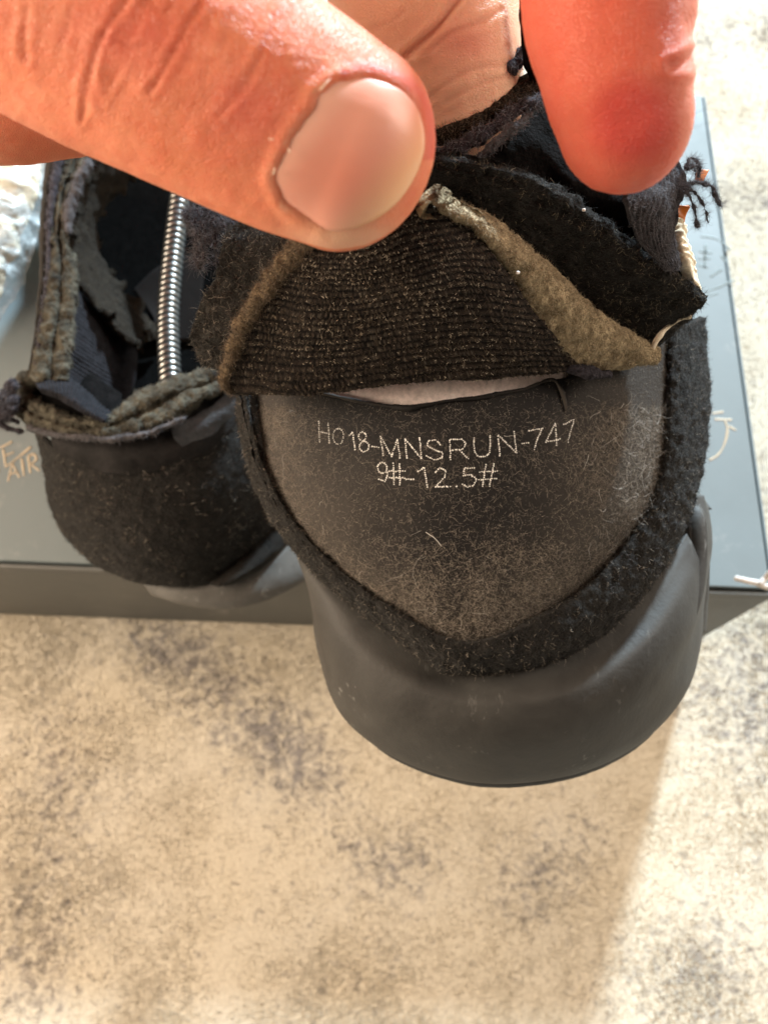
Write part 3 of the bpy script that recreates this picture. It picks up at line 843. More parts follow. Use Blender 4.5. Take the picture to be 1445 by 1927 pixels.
# nap, lint and specks
fuzz('suede_nap', G_bind, 26000, .085, .0032, m_blackfuzz, RS, stand=.6, curl=.7, k=4)
fuzz('suede_nap', G_bind, 3200, .11, .0021, m_lint, RS, stand=.4, curl=.9)
fuzz('suede_nap', G_bind, 1400, .10, .0028, m_greyfuzz, RS, stand=.5, curl=.6, weight=lambda x, y: (x > 1150) * 1.0)
fuzz('suede_nap', G_felt, 16000, .085, .0032, m_blackfuzz, RS, stand=.6, curl=.7, k=4)
fuzz('suede_nap', G_felt, 1500, .09, .0022, m_tanfuzz, RS, stand=.4, curl=.8, weight=lambda x, y: .15 + np.exp(-((y - (300 + np.clip(x - 900, 0, 999) * .62)) / 14)**2) + 1.2 * np.exp(-((x - 1180) / 90)**2 - ((y - 580) / 50)**2))
fuzz('collar_nap', [G_fr, G_rg, G_r2], 5000, .09, .003, m_greyfuzz, RS, stand=.7, curl=.8, k=4, front=False)
fuzz('collar_nap', G_ol, 2500, .07, .003, m_brownfuzz, RS, stand=.6, curl=.8, k=4)
fuzz('collar_nap', G_lf, 9000, .10, .003, m_blackfuzz, RS, stand=.6, curl=.7, k=4)
fuzz('collar_nap', G_lf, 900, .14, .002, m_lint, RS, stand=.5, curl=.8)
fuzz('foam_nap', G_foam, 9000, .055, .0034, m_tanfuzz, RS, stand=.7, curl=.7, k=4)
fuzz('foam_nap', G_foamL, 7000, .09, .003, m_brownfuzz, RS, stand=.7, curl=.7, k=4, front=False)
fuzz('knit_nap', G_knit, 11000, .075, .0024, m_brownfuzz, RS, stand=.4, curl=.9)
def wl(x, y):
    e = .12 + .9 * np.clip((x - 1060) / 130, 0, 1.2) * np.clip((1040 - y) / 120, .25, 1) + .7 * np.clip((620 - x) / 90, 0, 1) + .75 * np.clip((y - 990) / 120, 0, 1)
    return e * (y > 765) * np.clip(.7 + .6 * fbm(np.stack([x, y, 0 * x], -1), .02, 6, 3), .15, 2)
fuzz('board_lint', G_cnt, 26000, .19, .0013, m_lint, RS, stand=.18, curl=1.05, k=7, weight=wl)
fuzz('board_lint', G_cnt, 520, .30, .0021, m_lintwhite, RS, stand=.22, curl=.8, k=9, weight=lambda x, y: wl(x, y)**2 * (.2 + (x > 1100)))
fuzz('board_lint', G_cnt, 26000, .08, .0014, m_lint, RS, stand=.3, curl=.6, k=4, weight=lambda x, y: .3 + wl(x, y))


# printed size code: white dots lying on the board
bvh = BVHTree.FromPolygons([Vector(x) for x in G_cnt['v']], G_cnt['f'][:G_cnt['nf']].tolist())
def cast(tree, x, y):
    d = FWD + RGT * (x - CX) / FPX + DWN * (y - CY) / FPX
    d = d / np.linalg.norm(d)
    p, nn, i, t = tree.ray_cast(Vector(CAM), Vector(d))
    if p is None:
        return None, None
    if nn.dot(Vector(d)) > 0:
        nn = -nn
    return np.array(p), np.array(nn)
def ell(cx, cy, rx, ry, a0=0, a1=360, m=20):
    a = np.radians(np.linspace(a0, a1, m))
    return [(cx + rx * math.sin(q), cy - ry * math.cos(q)) for q in a]
fibres('stray_fibre', np.stack([np.array([cast(bvh, x, y)[0] + cast(bvh, x, y)[1] * h for x, y, h in ((801, 1001, .02), (808, 1005, .04), (816, 1010, .05), (824, 1018, .05), (830, 1027, .03))])]), .0045, m_lintwhite, RS, kind=None)
glyphs = [
    [(103, 85), (108, 185)], [(148, 95), (156, 190)], [(106, 135), (153, 145)], ell(198, 157, 26, 38),
    [(252, 152), (268, 136), (278, 220)], ell(315, 158, 19, 21), ell(324, 207, 23, 25), [(362, 208), (394, 211)],
    [(415, 250), (402, 158), (456, 256), (484, 170), (497, 263)], [(530, 262), (522, 170), (602, 268), (592, 165)],
    [(692, 198), (668, 174), (634, 180), (628, 205), (665, 222), (703, 238), (702, 262), (668, 273), (625, 255)],
    [(742, 270), (738, 174), (800, 172), (818, 195), (800, 221), (742, 226)], [(788, 228), (828, 266)],
    [(855, 165), (857, 228), (876, 256), (908, 258), (932, 238), (935, 155)], [(980, 252), (972, 152), (1062, 238), (1050, 135)],
    [(1088, 193), (1118, 190)], [(1122, 131), (1188, 118), (1163, 168), (1148, 222)], [(1256, 200), (1250, 92), (1204, 186), (1273, 172)],
    [(1290, 100), (1342, 74), (1324, 132), (1312, 185)],
    ell(411, 311, 22, 26), [(433, 312), (437, 348), (424, 377), (396, 366)],
    [(465, 290), (468, 390)], [(495, 293), (497, 392)], [(445, 326), (520, 326)], [(447, 358), (520, 361)], [(528, 365), (562, 367)],
    [(585, 328), (615, 308), (628, 403)], [(668, 332), (690, 310), (720, 325), (714, 355), (670, 402), (740, 402)], [(768, 401), (772, 401)],
    [(856, 312), (810, 312), (804, 350), (840, 342), (866, 366), (855, 396), (826, 405), (800, 390)],
    [(914, 295), (896, 400)], [(952, 292), (931, 400)], [(884, 331), (968, 326), ], [(880, 369), (965, 362)]]
dots = []
ico_v = []
for ring, (z, r) in enumerate(((0, 1), (.5, .8))):
    for q in range(6):
        ico_v.append((r * math.cos(q * math.pi / 3), r * math.sin(q * math.pi / 3), z))
ico_v.append((0, 0, .7))
ico_f = [[q, (q + 1) % 6, 6 + (q + 1) % 6, 6 + q] for q in range(6)]
ico_e = [[6 + q, 6 + (q + 1) % 6, 12] for q in range(6)]
for gl in glyphs:
    a = np.array(gl, float)
    sg = np.linalg.norm(np.diff(a, axis=0), axis=1)
    cum = np.concatenate([[0], np.cumsum(sg)])
    m = max(2, int(round(cum[-1] / 10.2)) + 1)
    for s in np.linspace(0, cum[-1], m):
        x = np.interp(s, cum, a[:, 0]); y = np.interp(s, cum, a[:, 1])
        x += rng.normal() * .9; y += rng.normal() * .9
        p, nn = cast(bvh, 560 + x / 2.58, 760 + y / 2.58)
        if p is None:
            continue
        fade = .82 if x < 250 else 1
        r = .0155 * (.75 + .4 * rng.random()) * fade
        t1 = np.cross(nn, [1, .2, .1]); t1 /= np.linalg.norm(t1)
        t2 = np.cross(nn, t1)
        v = np.array([p + nn * (.002 + .008 * c) + t1 * a_ * r + t2 * b_ * r for a_, b_, c in ico_v])
        dots.append(dict(v=v, f=np.array(ico_f), ext=ico_e, nf=6))
mk('printed_code', dots, m_ink, counter, label='white dotted code Ho18-MNSRUN-747 over 9#-12.5#')
# pale crumbs stuck on flap and foam
cr = []
for x, y, d, r in ((975, 512, 12.6, 3.6), (1098, 394, 12.8, 4)):
    r *= .6
    cr.append(tube([(x - r, y, d - .15, r * .8), (x, y + 1, d - .2, r), (x + r * .7, y + r, d - .15, r * .7)], 10, 8, amp=.03, freq=16))
mk('lint_crumb', cr, m_whitethread, RS)

# ------------------------------------------------------------------ left shoe, lying on the box
LS = thing('shoe', 'torn black suede shoe lying on the box, spring inside its open collar', 'shoe', tuple(U([320, 1000, 27])), group='pair of worn black shoes')
G_hp = loft([
    [(66, 812, 24.6), (110, 848, 23.6), (200, 880, 22.95), (300, 878, 22.8), (400, 835, 23.1), (460, 770, 23.8), (520, 690, 25)],
    [(80, 880, 25), (120, 925, 24), (210, 962, 23.3), (310, 965, 23.2), (410, 925, 23.5), (500, 860, 24.3), (570, 780, 25.2)],
    [(93, 955, 25.6), (150, 1015, 24.7), (230, 1048, 24.1), (310, 1055, 24), (400, 1030, 24.3), (500, 960, 25), (590, 880, 25.8)],
    [(122, 1008, 26.2), (168, 1054, 25.4), (235, 1088, 25), (310, 1103, 24.9), (390, 1096, 25.1), (470, 1050, 25.6), (560, 985, 26.3)],
    [(140, 1010, 26.8), (180, 1050, 26), (240, 1080, 25.6), (310, 1095, 25.5), (390, 1088, 25.6), (470, 1040, 26.1), (560, 975, 26.8)]],
    150, 100, th=.2, amp=.05, freq=3, rag=4, ragf=.05, seed=61, oct=4)
mk('heel_panel', G_hp, m_suede, LS)
G_fx = loft([[(395, 1098, 24.95), (450, 1055, 25.2), (500, 1000, 25.5), (540, 930, 25.9)], [(420, 1102, 24.9), (480, 1065, 25.2), (530, 1010, 25.6), (570, 950, 26)], [(440, 1098, 25.2), (500, 1065, 25.5), (545, 1020, 25.9), (590, 970, 26.3)]], 50, 20, th=.12, amp=.03, freq=3, seed=62)
mk('heel_overlay', G_fx, m_suede2, LS)
G_ms2 = loft([
    [(262, 1090, 25.7), (330, 1100, 25.3), (400, 1090, 25.3), (480, 1045, 25.6), (560, 985, 26.2), (640, 900, 27)],
    [(275, 1106, 25.6), (335, 1117, 25.2), (410, 1112, 25.2), (490, 1075, 25.5), (570, 1020, 26.1), (650, 950, 27)],
    [(290, 1122, 25.8), (345, 1138, 25.55), (420, 1146, 25.5), (505, 1128, 25.75), (590, 1082, 26.3), (660, 1020, 27.1)],
    [(310, 1124, 26.4), (360, 1136, 26.2), (425, 1143, 26.2), (505, 1124, 26.4), (590, 1072, 26.9), (660, 1000, 27.5)],
    [(330, 1090, 27), (370, 1100, 26.9), (425, 1100, 26.9), (505, 1080, 27.1), (590, 1030, 27.5), (660, 960, 28)]], 90, 50, th=.2, amp=.015, freq=1.5)
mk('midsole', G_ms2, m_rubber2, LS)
G_sb = loft([
    [(88, 790, 23.6), (195, 805, 23.0), (290, 798, 22.9), (365, 765, 23.1), (440, 705, 23.8)],
    [(95, 815, 23.4), (200, 832, 22.8), (300, 828, 22.7), (380, 792, 22.9), (450, 735, 23.5)],
    [(98, 835, 23.35), (200, 858, 22.72), (300, 855, 22.62), (385, 818, 22.85), (458, 755, 23.6)],
    [(112, 858, 23.6), (200, 890, 22.95), (300, 888, 22.85), (400, 842, 23.1), (466, 775, 23.8)]], 100, 30, th=.08, amp=.05, freq=1.6, rag=4, seed=63)
mk('collar_band', G_sb, m_satin, LS)
mk('collar_band', loft([[(322, 808, 22.62), (380, 770, 22.7), (455, 722, 23.1)], [(332, 826, 22.58), (392, 795, 22.62), (460, 745, 23.1)], [(345, 842, 22.7), (400, 816, 22.8), (465, 766, 23.3)]], 60, 24, th=.05, amp=.06, freq=2.4, rag=7, seed=64), m_bluegrey, LS, label='pale blue grey satin patch of the collar band')
def roll(top, bot, prof, d0, **kw):
    rows = []
    for t, dd in prof:
        rows.append([(a[0] + (c[0] - a[0]) * t, a[1] + (c[1] - a[1]) * t, a[2] + (c[2] - a[2]) * t + dd) for a, c in zip(top, bot)])
    return loft(rows, **kw)
prof = [(-.06, .5), (0, .12), (.16, -.10), (.36, -.10), (.47, .04), (.58, -.14), (.80, -.17), (.96, -.02), (1.0, .2)]
G_rim2 = roll([(20, 722, 24.2), (60, 745, 23.6), (107, 772, 22.9), (172, 790, 22.45), (205, 781, 22.35), (240, 756, 22.4), (279, 732, 22.5), (326, 713, 22.6), (373, 700, 22.8), (440, 680, 23.2)],
              [(10, 750, 24.2), (52, 802, 23.5), (107, 818, 22.85), (172, 824, 22.4), (215, 824, 22.25), (270, 816, 22.2), (318, 797, 22.25), (362, 770, 22.4), (400, 750, 22.6), (452, 728, 23.0)],
              prof, 0, nu=200, nv=60, th=.2, amp=.13, freq=5, rag=9, ragf=.07, seed=65, oct=4)
mk('collar_foam', G_rim2, m_olive, LS)
G_rim3 = tube([(20, 742, 24.2, 16), (40, 724, 23.9, 20), (68, 712, 23.7, 17), (100, 705, 23.5, 14), (128, 708, 23.4, 9)], 70, 14, .8, amp=.14, freq=3, seed=66)
mk('collar_foam', G_rim3, m_olive, LS)
G_edge = tube([(52, 804, 23.3, 6), (107, 819, 22.7, 6), (172, 825, 22.25, 6), (215, 826, 22.1, 6), (270, 818, 22.05, 6), (318, 800, 22.1, 5), (350, 785, 22.2, 5)], 120, 8, amp=.06, freq=7, seed=77)
mk('torn_seam', G_edge, m_lilac, LS, label='frayed grey lower edge of the collar foam')
G_lr = loft([[(64, 712, 23.5), (100, 708, 23.4), (140, 715, 23.3), (185, 755, 23.1), (215, 778, 23)], [(75, 730, 22.8), (105, 735, 22.6), (140, 750, 22.4), (170, 772, 22.2), (200, 790, 22.1)], [(82, 742, 22.9), (110, 752, 22.6), (140, 768, 22.3), (168, 784, 22.15), (195, 797, 22.1)]], 110, 30, th=.1, amp=.03, freq=4, rag=3, seed=67, fn=lambda g, u, v, pos: .014 * np.sin(u * 130 + 2 * fbm(pos, 1.2, 6)) + .06 * fbm(pos, 1.2, 3))
mk('knit_lining', G_lr, m_navy, LS)
# long side of the collar running away from the camera
prof2 = [(-.04, .5), (0, .1), (.14, -.12), (.40, -.16), (.55, -.02), (.68, -.14), (.9, -.10), (1.0, .05), (1.03, .5)]
G_sf = roll([(121, 290, 25.9), (108, 366, 25.3), (98, 424, 24.9), (94, 481, 24.55), (84, 553, 24.1), (75, 622, 23.7), (60, 690, 23.4), (55, 715, 23.3)],
            [(172, 290, 25.8), (128, 370, 25.2), (126, 424, 24.85), (132, 467, 24.6), (144, 500, 24.35), (143, 552, 24.0), (138, 622, 23.6), (130, 715, 23.2)],
            prof2, 0, nu=180, nv=50, th=.2, amp=.12, freq=5, rag=8, ragf=.07, seed=68, oct=4)
mk('collar_foam', G_sf, m_olive, LS)
G_se = tube([(112, 284, 25.7, 9), (103, 350, 25.3, 9), (96, 430, 24.9, 8), (94, 520, 24.4, 8), (84, 610, 23.9, 8), (70, 700, 23.4, 8)], 130, 10, amp=.09, freq=5, seed=69)
mk('torn_seam', G_se, m_thread, LS)
G_se2 = tube([(172, 300, 25.4, 8), (150, 340, 25.1, 10), (134, 385, 24.9, 10), (128, 440, 24.6, 7)], 70, 10, amp=.12, freq=6, seed=70)
mk('torn_seam', G_se2, m_lilac, LS, label='frayed lilac seam along the side collar')
mk('quarter', loft([[(108, 284, 25.9), (98, 350, 25.4), (90, 440, 25), (88, 530, 24.5), (76, 620, 24), (64, 705, 23.6)], [(98, 290, 26.6), (90, 360, 26.2), (84, 440, 25.8), (84, 530, 25.3), (78, 620, 24.8), (72, 720, 24.4)], [(150, 330, 31), (142, 400, 30.5), (135, 480, 30), (130, 570, 29.3), (122, 650, 28.6), (115, 760, 28)]], 60, 24, th=.15, amp=.04, freq=3, seed=71), m_suede2, LS)
G_in = loft([[(185, 290, 26), (150, 370, 25.6), (140, 450, 25.2), (158, 530, 25), (200, 590, 25), (270, 660, 25.5)], [(230, 300, 26.8), (185, 370, 26.6), (172, 450, 26.4), (190, 530, 26.2), (230, 585, 26.2), (285, 640, 26.6)], [(285, 300, 27.6), (232, 360, 27.6), (190, 400, 27.6), (182, 450, 27.4), (215, 520, 27.4), (300, 625, 27.6)]], 110, 50, th=.2, amp=.08, freq=3, rag=26, ragf=.05, seed=72, oct=4)
mk('inner_foam', G_in, m_olivedark, LS)
G_nl = loft([[(138, 540, 24.8), (190, 590, 25.6), (260, 650, 27)], [(132, 640, 24.0), (190, 680, 25), (255, 720, 26.6)], [(120, 712, 23.7), (175, 745, 24.4), (235, 770, 25.6)], [(180, 770, 23.2), (205, 785, 23.4), (235, 790, 24.5)]], 60, 200, th=.1, amp=.03, freq=2, seed=73, fn=lambda g, u, v, pos: .011 * np.sin(v * 190 + 2 * fbm(pos, 1.0, 4)) + .05 * fbm(pos, .8, 9))
mk('knit_lining', G_nl, m_navy, LS)
mk('insole', loft([[(125, 270, 32), (290, 265, 32), (470, 265, 32)], [(120, 450, 30.5), (290, 450, 30.5), (470, 450, 30.5)], [(115, 640, 28.5), (290, 640, 28.5), (480, 640, 28.5)], [(140, 800, 25.5), (290, 800, 25.5), (470, 760, 25.5)]], 40, 40, th=.2, amp=.05), m_void, LS)
mk('tongue_board', loft([[(250, 545, 28.4), (300, 500, 28.6), (385, 470, 29)], [(285, 590, 28), (310, 590, 28.2), (380, 560, 28.6)], [(296, 606, 27.8), (320, 640, 28), (370, 640, 28.2)]], 30, 20, th=.2, amp=.02), m_pinkgrey, LS)
mk('collar_backing', loft([[(38, 700, 24.6), (140, 690, 24.6), (230, 740, 24.4)], [(42, 745, 24.0), (140, 765, 23.6), (230, 790, 23.4)], [(60, 800, 23.65), (150, 815, 23.4), (230, 815, 23.2)]], 30, 20, th=.05, amp=.03), m_black, LS)
tuft = []
for i in range(9):
    x0, y0 = 18 + rng.normal() * 10, 752 + rng.normal() * 14
    tuft.append(tube([(x0 + 14, y0 - 10, 23.4, 7), (x0, y0, 23.4, 9), (x0 - 10 + rng.normal() * 8, y0 + 22, 23.5, 6), (x0 + rng.normal() * 14, y0 + 40, 23.6, 3)], 26, 8, amp=.12, freq=6, seed=80 + i))
mk('frayed_thread', tuft, m_thread, LS)
fuzz('frayed_nap', tuft, 2600, .16, .003, m_greyfuzz, LS, stand=.7, curl=.8, front=False)
fuzz('suede_nap', G_hp, 16000, .10, .004, m_blackfuzz, LS, stand=.5, curl=.7, k=4)
fuzz('suede_nap', G_hp, 1600, .16, .003, m_lint, LS, stand=.3, curl=.8, weight=lambda x, y: .2 + np.clip(vn(np.stack([x * .02, y * .02, 0 * x], -1), 3), 0, 1))
fuzz('foam_nap', [G_rim2, G_rim3, G_sf], 15000, .07, .0042, hairmat('olive_nap', (.022, .021, .018), (.16, .15, .12)), LS, stand=.7, curl=.7, k=4)
fuzz('seam_nap', [G_se, G_se2, G_edge], 4500, .10, .004, m_greyfuzz, LS, stand=.7, curl=.7, k=4, front=False)
fuzz('foam_nap', G_in, 4000, .08, .004, m_blackfuzz, LS, stand=.6, curl=.7, k=4)

# ------------------------------------------------------------------ spring of the shoe tree
ax = spl([(345, 330, 27.2, 18), (338, 380, 26.8, 18.5), (326, 480, 26.2, 19.5), (317, 590, 25.4, 20.5), (318, 660, 24.8, 21), (322, 730, 24.2, 21)], 400)
axc = U(ax[:, :3])
Ls = np.concatenate([[0], np.cumsum(np.linalg.norm(np.diff(axc, axis=0), axis=1))])
turns = 37
mseg = turns * 18
ss = np.linspace(0, 1, mseg)
cc = np.stack([np.interp(ss * Ls[-1], Ls, axc[:, k]) for k in range(3)], -1)
rr = np.interp(ss * Ls[-1], Ls, ax[:, 3] * ax[:, 2] / FPX)
T = np.gradient(cc, axis=0)
T /= np.linalg.norm(T, axis=1, keepdims=True)
A = np.cross(T, [0, 0, 1.0]); A /= np.linalg.norm(A, axis=1, keepdims=True)
B = np.cross(T, A)
ph = ss * turns * 2 * math.pi
hel = cc + (A * np.cos(ph)[:, None] + B * np.sin(ph)[:, None]) * (rr * .78)[:, None]
pitch = Ls[-1] / turns
spg = mk('coil_spring', sweep(hel, np.full(mseg, pitch * .40), 8), m_steel)
tag(spg, 'shiny steel coil spring of a shoe tree standing in the left shoe', 'spring')
core = tube([(345, 330, 27.3, 9), (326, 480, 26.3, 10), (318, 660, 24.9, 11), (322, 730, 24.3, 11)], 30, 10)
mk('spring_core', core, m_black, spg)

# ------------------------------------------------------------------ clear bag at the left
m_film, nt, b = mat_new('clear_film')
tc = nd(nt, 'ShaderNodeTexCoord').outputs['Object']
b.inputs['Base Color'].default_value = (.86, .92, .93, 1)
b.inputs['Roughness'].default_value = .16
b.inputs['Specular IOR Level'].default_value = .9
b.inputs['IOR'].default_value = 1.5
b.inputs['Alpha'].default_value = .20
bump(nt, b, noise(nt, tc, 95, 4, .6, 1.5), .9, .002)
m_tissue = cloth('cream_tissue', (.60, .50, .33), (.80, .72, .57), 60, rough=.8, bs=.7, bd=.002, fine=300)
def crumple(g, u, v, pos):
    return .45 * (1 - 2 * np.abs(fbm(pos, .55, 91, 3))) + .16 * (1 - 2 * np.abs(fbm(pos, 1.8, 93, 3)))
film_rows = [[(-230, 300, 31.5), (-80, 280, 30.3), (30, 270, 30.3), (92, 268, 31.5)], [(-230, 340, 31), (-90, 335, 29.8), (20, 330, 29.9), (84, 345, 31.2)],
             [(-230, 420, 30.5), (-100, 420, 29.2), (0, 405, 29.4), (70, 410, 30.8)], [(-230, 500, 30), (-120, 500, 28.8), (-20, 490, 29), (44, 490, 30.2)],
             [(-230, 590, 29.8), (-140, 590, 28.6), (-50, 570, 28.9), (6, 572, 29.8)], [(-230, 640, 29.8), (-150, 650, 29.2), (-80, 630, 29.3), (-20, 610, 29.7)]]
bag = mk('plastic_bag', loft(film_rows, 120, 120, th=.02, amp=0, fn=crumple, rag=4, seed=9), m_film)
tag(bag, 'clear crinkled plastic bag lying on the box left of the shoes', 'bag')
tis = mk('crumpled_paper', loft([[(x - 14, y - 4, d + .75) for x, y, d in r] for r in film_rows[:5]], 100, 100, th=.25, amp=.1,
                                fn=lambda g, u, v, pos: .5 * (1 - 2 * np.abs(fbm(pos, .8, 55, 3))) - .25), m_tissue)
tag(tis, 'cream crumpled paper packed inside the clear bag', 'paper')

# ------------------------------------------------------------------ thread scrap and a hair on the box
scr = mk('thread_scrap', [tube([(1380, 1088, 26.7, 4), (1400, 1092, 26.65, 6), (1425, 1098, 26.7, 6), (1460, 1112, 26.9, 5), (1500, 1130, 27.2, 4)], 40, 8, .5, amp=.05, freq=6),
                          tube([(1428, 1100, 26.6, 4), (1440, 1088, 26.6, 5), (1452, 1070, 26.5, 4)], 20, 8, .5, amp=.05, freq=6, seed=4)], m_whitethread)
tag(scr, 'pale pinkish thread scrap stuck on the front corner of the box', 'thread')
hs = fibres('hair_strand', np.stack([np.array([onplane(x, y, H + .05 + .3 * s) for s, (x, y) in zip((0, .6, 1, .6, .2, 0), ((1296, 214), (1310, 211), (1325, 206), (1340, 205), (1352, 206), (1366, 211)))])]), .006, m_blackfuzz, kind=None)
tag(hs, 'single dark hair lying across the far corner of the box', 'hair')

# ------------------------------------------------------------------ hand
def finger(spine, a, n=70, m=40, flat=.86, tiplen=None):
    g = spl(spine, n)
    C = U(g[:, :3])
    r = g[:, 3] * g[:, 2] / FPX
    T = C[-1] - C[-4]
    T /= np.linalg.norm(T)
    al = a * g[-1, 2] / FPX
    ph = np.linspace(0, math.pi / 2, 16)[1:]
    C2 = np.concatenate([C, C[-1] + T * (al * np.sin(ph))[:, None]])
    r2 = np.concatenate([r, r[-1] * np.clip(np.cos(ph), .02, 1)])
    return sweep(C2, r2, m, flat)

thumb_sp = [(-420, -520, 11.5, 330), (-300, -300, 10.2, 300), (-170, -150, 9.6, 262), (-50, -85, 9.4, 240), (90, -8, 9.3, 233), (200, 48, 9.3, 232), (330, 116, 9.3, 222), (450, 178, 9.35, 213), (560, 236, 9.45, 203), (650, 283, 9.55, 186)]
index_sp = [(500, -1150, 12.5, 230), (900, -1050, 11.2, 200), (1200, -720, 9.7, 178), (1150, -330, 9.3, 172), (1138, -160, 9.4, 168), (1142, -20, 9.6, 162), (1147, 60, 9.6, 156), (1153, 115, 9.6, 141), (1163, 170, 9.65, 135), (1174, 225, 9.75, 125)]
middle_sp = [(420, -900, 13, 260), (640, -560, 12.6, 230), (760, -260, 12.4, 205), (792, -80, 12.4, 192), (806, 30, 12.4, 176), (822, 100, 12.5, 162), (845, 200, 12.9, 140)]
ring_sp = [(-700, -500, 13, 240), (-520, -120, 12.8, 180), (-300, 110, 12.6, 135), (-120, 170, 12.6, 124), (20, 188, 12.7, 114), (120, 190, 12.9, 100)]
pinky_sp = [(-1100, -600, 14, 200), (-900, -150, 14, 150), (-640, 60, 14, 110), (-430, 110, 14, 95)]
wrist_sp = [(420, -820, 12.6, 330), (60, -860, 12.6, 480), (-350, -900, 12.8, 520), (-800, -1050, 13.2, 460), (-1300, -1350, 14, 380), (-2000, -1900, 15.5, 400), (-2700, -2500, 17, 430)]
web_sp = [(-400, -480, 11.8, 330), (-100, -700, 12.2, 380), (300, -780, 12.4, 330), (600, -800, 12.6, 260)]
parts = [finger(thumb_sp, 165, 90, 48, .84), finger(index_sp, 133, 80, 44, .84), finger(middle_sp, 120, 70, 40, .85), finger(ring_sp, 100, 60, 36, .85), finger(pinky_sp, 90, 50, 30, .85), finger(wrist_sp, 60, 60, 40, .5), finger(web_sp, 150, 40, 36, .6)]
tmp = bpy.data.meshes.new('hand_source')
vs, fs, off = [], [], 0
for g in parts:
    vs.append(g['v'])
    fs += (g['f'] + off).tolist() + [[k + off for k in e] for e in g['ext']]
    off += len(g['v'])
tmp.from_pydata((np.concatenate(vs) * .01).tolist(), [], fs)
import bmesh
bm = bmesh.new(); bm.from_mesh(tmp); bmesh.ops.recalc_face_normals(bm, faces=bm.faces); bm.to_mesh(tmp); bm.free()
to = bpy.data.objects.new('hand_source', tmp)
COL.objects.link(to)
md = to.modifiers.new('r', 'REMESH'); md.mode = 'VOXEL'; md.voxel_size = .00042
sm = to.modifiers.new('s', 'SMOOTH'); sm.iterations = 9; sm.factor = .5
dg = bpy.context.evaluated_depsgraph_get()
hm = bpy.data.meshes.new_from_object(to.evaluated_get(dg))
bpy.data.objects.remove(to)
bpy.data.meshes.remove(tmp)
hm.name = 'hand'
nvh = len(hm.vertices)
co = np.empty(nvh * 3, np.float32); hm.vertices.foreach_get('co', co); co = co.reshape(-1, 3).astype(float) * 100
no = np.empty(nvh * 3, np.float32); hm.vertex_normals.foreach_get('vector', no); no = no.reshape(-1, 3).astype(float)
px = topx(co)
X, Yp, D = px.T
facing = np.sum(no * (CAM - co), 1) > 0
def spine_depth(sp):
    g = spl(sp, 200)
    j = np.argmin((X[:, None] - g[None, :, 0])**2 + (Yp[:, None] - g[None, :, 1])**2, axis=1) if nvh < 1 else None
    return g
def polydist(poly, closed=False):
    poly = np.asarray(poly, float)
    if closed:
        poly = np.concatenate([poly, poly[:1]])
    best = np.full(nvh, 1e9)
    sel = np.where((X > -200) & (X < 1500) & (Yp > -200) & (Yp < 600))[0]
    q = np.stack([X[sel], Yp[sel]], -1)
    bb = best[sel]
    for a, b_ in zip(poly[:-1], poly[1:]):
        ab = b_ - a
        t = np.clip(((q - a) @ ab) / (ab @ ab), 0, 1)
        bb = np.minimum(bb, np.linalg.norm(q - (a + t[:, None] * ab), axis=1))
    best[sel] = bb
    return best
def inside(poly):
    poly = np.asarray(poly, float)
    r = np.zeros(nvh, bool)
    j = len(poly) - 1
    for i in range(len(poly)):
        xi, yi = poly[i]; xj, yj = poly[j]
        c = ((yi > Yp) != (yj > Yp)) & (X < (xj - xi) * (Yp - yi) / (yj - yi + 1e-9) + xi)
        r ^= c
        j = i
    return r
thumbm = facing & (D < 9.7) & (X < 830) & (Yp < 500)
indexm = (X > 960) & (D < 11) & (Yp < 400)
midm = facing & (X > 580) & (X < 1000) & (D > 10.3)
disp = np.zeros(nvh)
red = np.zeros(nvh)
crz = np.zeros(nvh)
def crease(pts, w, dep, mask, rd=.5):
    global disp, red, crz
    dd = polydist(spl(pts, 24) if len(pts) > 2 else pts)
    # wobble the width a little along the line
    wv = 1.25 * w * (1 + .45 * vn(np.stack([X * .03, Yp * .03, 0 * X], -1), 7))
    e = np.exp(-(dd / wv)**2) * mask
    disp -= dep * .48 * e
    disp += dep * .5 * np.exp(-((dd - 2.4 * wv) / (1.4 * wv))**2) * mask
    crz = np.maximum(crz, e * rd)
def pm(*p):
    return [(x / 1.7, y / 1.7) for x, y in p]
for pts, w, dep, rd in (
    (pm((420, -30), (390, 20), (340, 95), (300, 190), (275, 290), (262, 385)), 5, .030, .8),
    (pm((640, 10), (600, 80), (555, 160), (520, 230), (482, 290)), 4.5, .020, .6),
    (pm((880, 50), (850, 130), (815, 210), (770, 290), (700, 370)), 4, .014, .4),
    (pm((735, 40), (720, 110), (715, 180)), 4, .010, .3),
    (pm((90, 20), (78, 110), (85, 190)), 5, .02, .5),
    (pm((230, 20), (215, 90), (190, 160)), 4, .012, .35),
    (pm((470, 0), (520, 40), (545, 20)), 4, .012, .35),
    (pm((330, 110), (420, 150), (470, 140)), 4, .010, .3),
    (pm((300, 230), (310, 320), (330, 360)), 3.5, .010, .3),
    (pm((560, 160), (650, 200), (690, 190)), 3.5, .006, .2),
    (pm((640, 240), (660, 310), (640, 380)), 3.5, .006, .2),
    (pm((900, 150), (960, 165), (1040, 175)), 3, .007, .1),
    (pm((890, 190), (960, 190), (1030, 200)), 3, .007, .1)):
    crease(pts, w, dep, thumbm, rd)
for pts, w, dep, rd in (
    ([(880, -20), (850, 18), (815, 60), (779, 91), (745, 122)], 5, .05, .9),
    ([(940, 20), (900, 42), (850, 60), (800, 100)], 4, .018, .4),
    ([(960, 120), (900, 128), (850, 150), (800, 190)], 4, .014, .25),
    ([(955, 145), (900, 160), (840, 190)], 3, .01, .2),
    ([(760, 20), (735, 40), (700, 50)], 4, .012, .3)):
    crease(pts, w, dep, midm, rd)
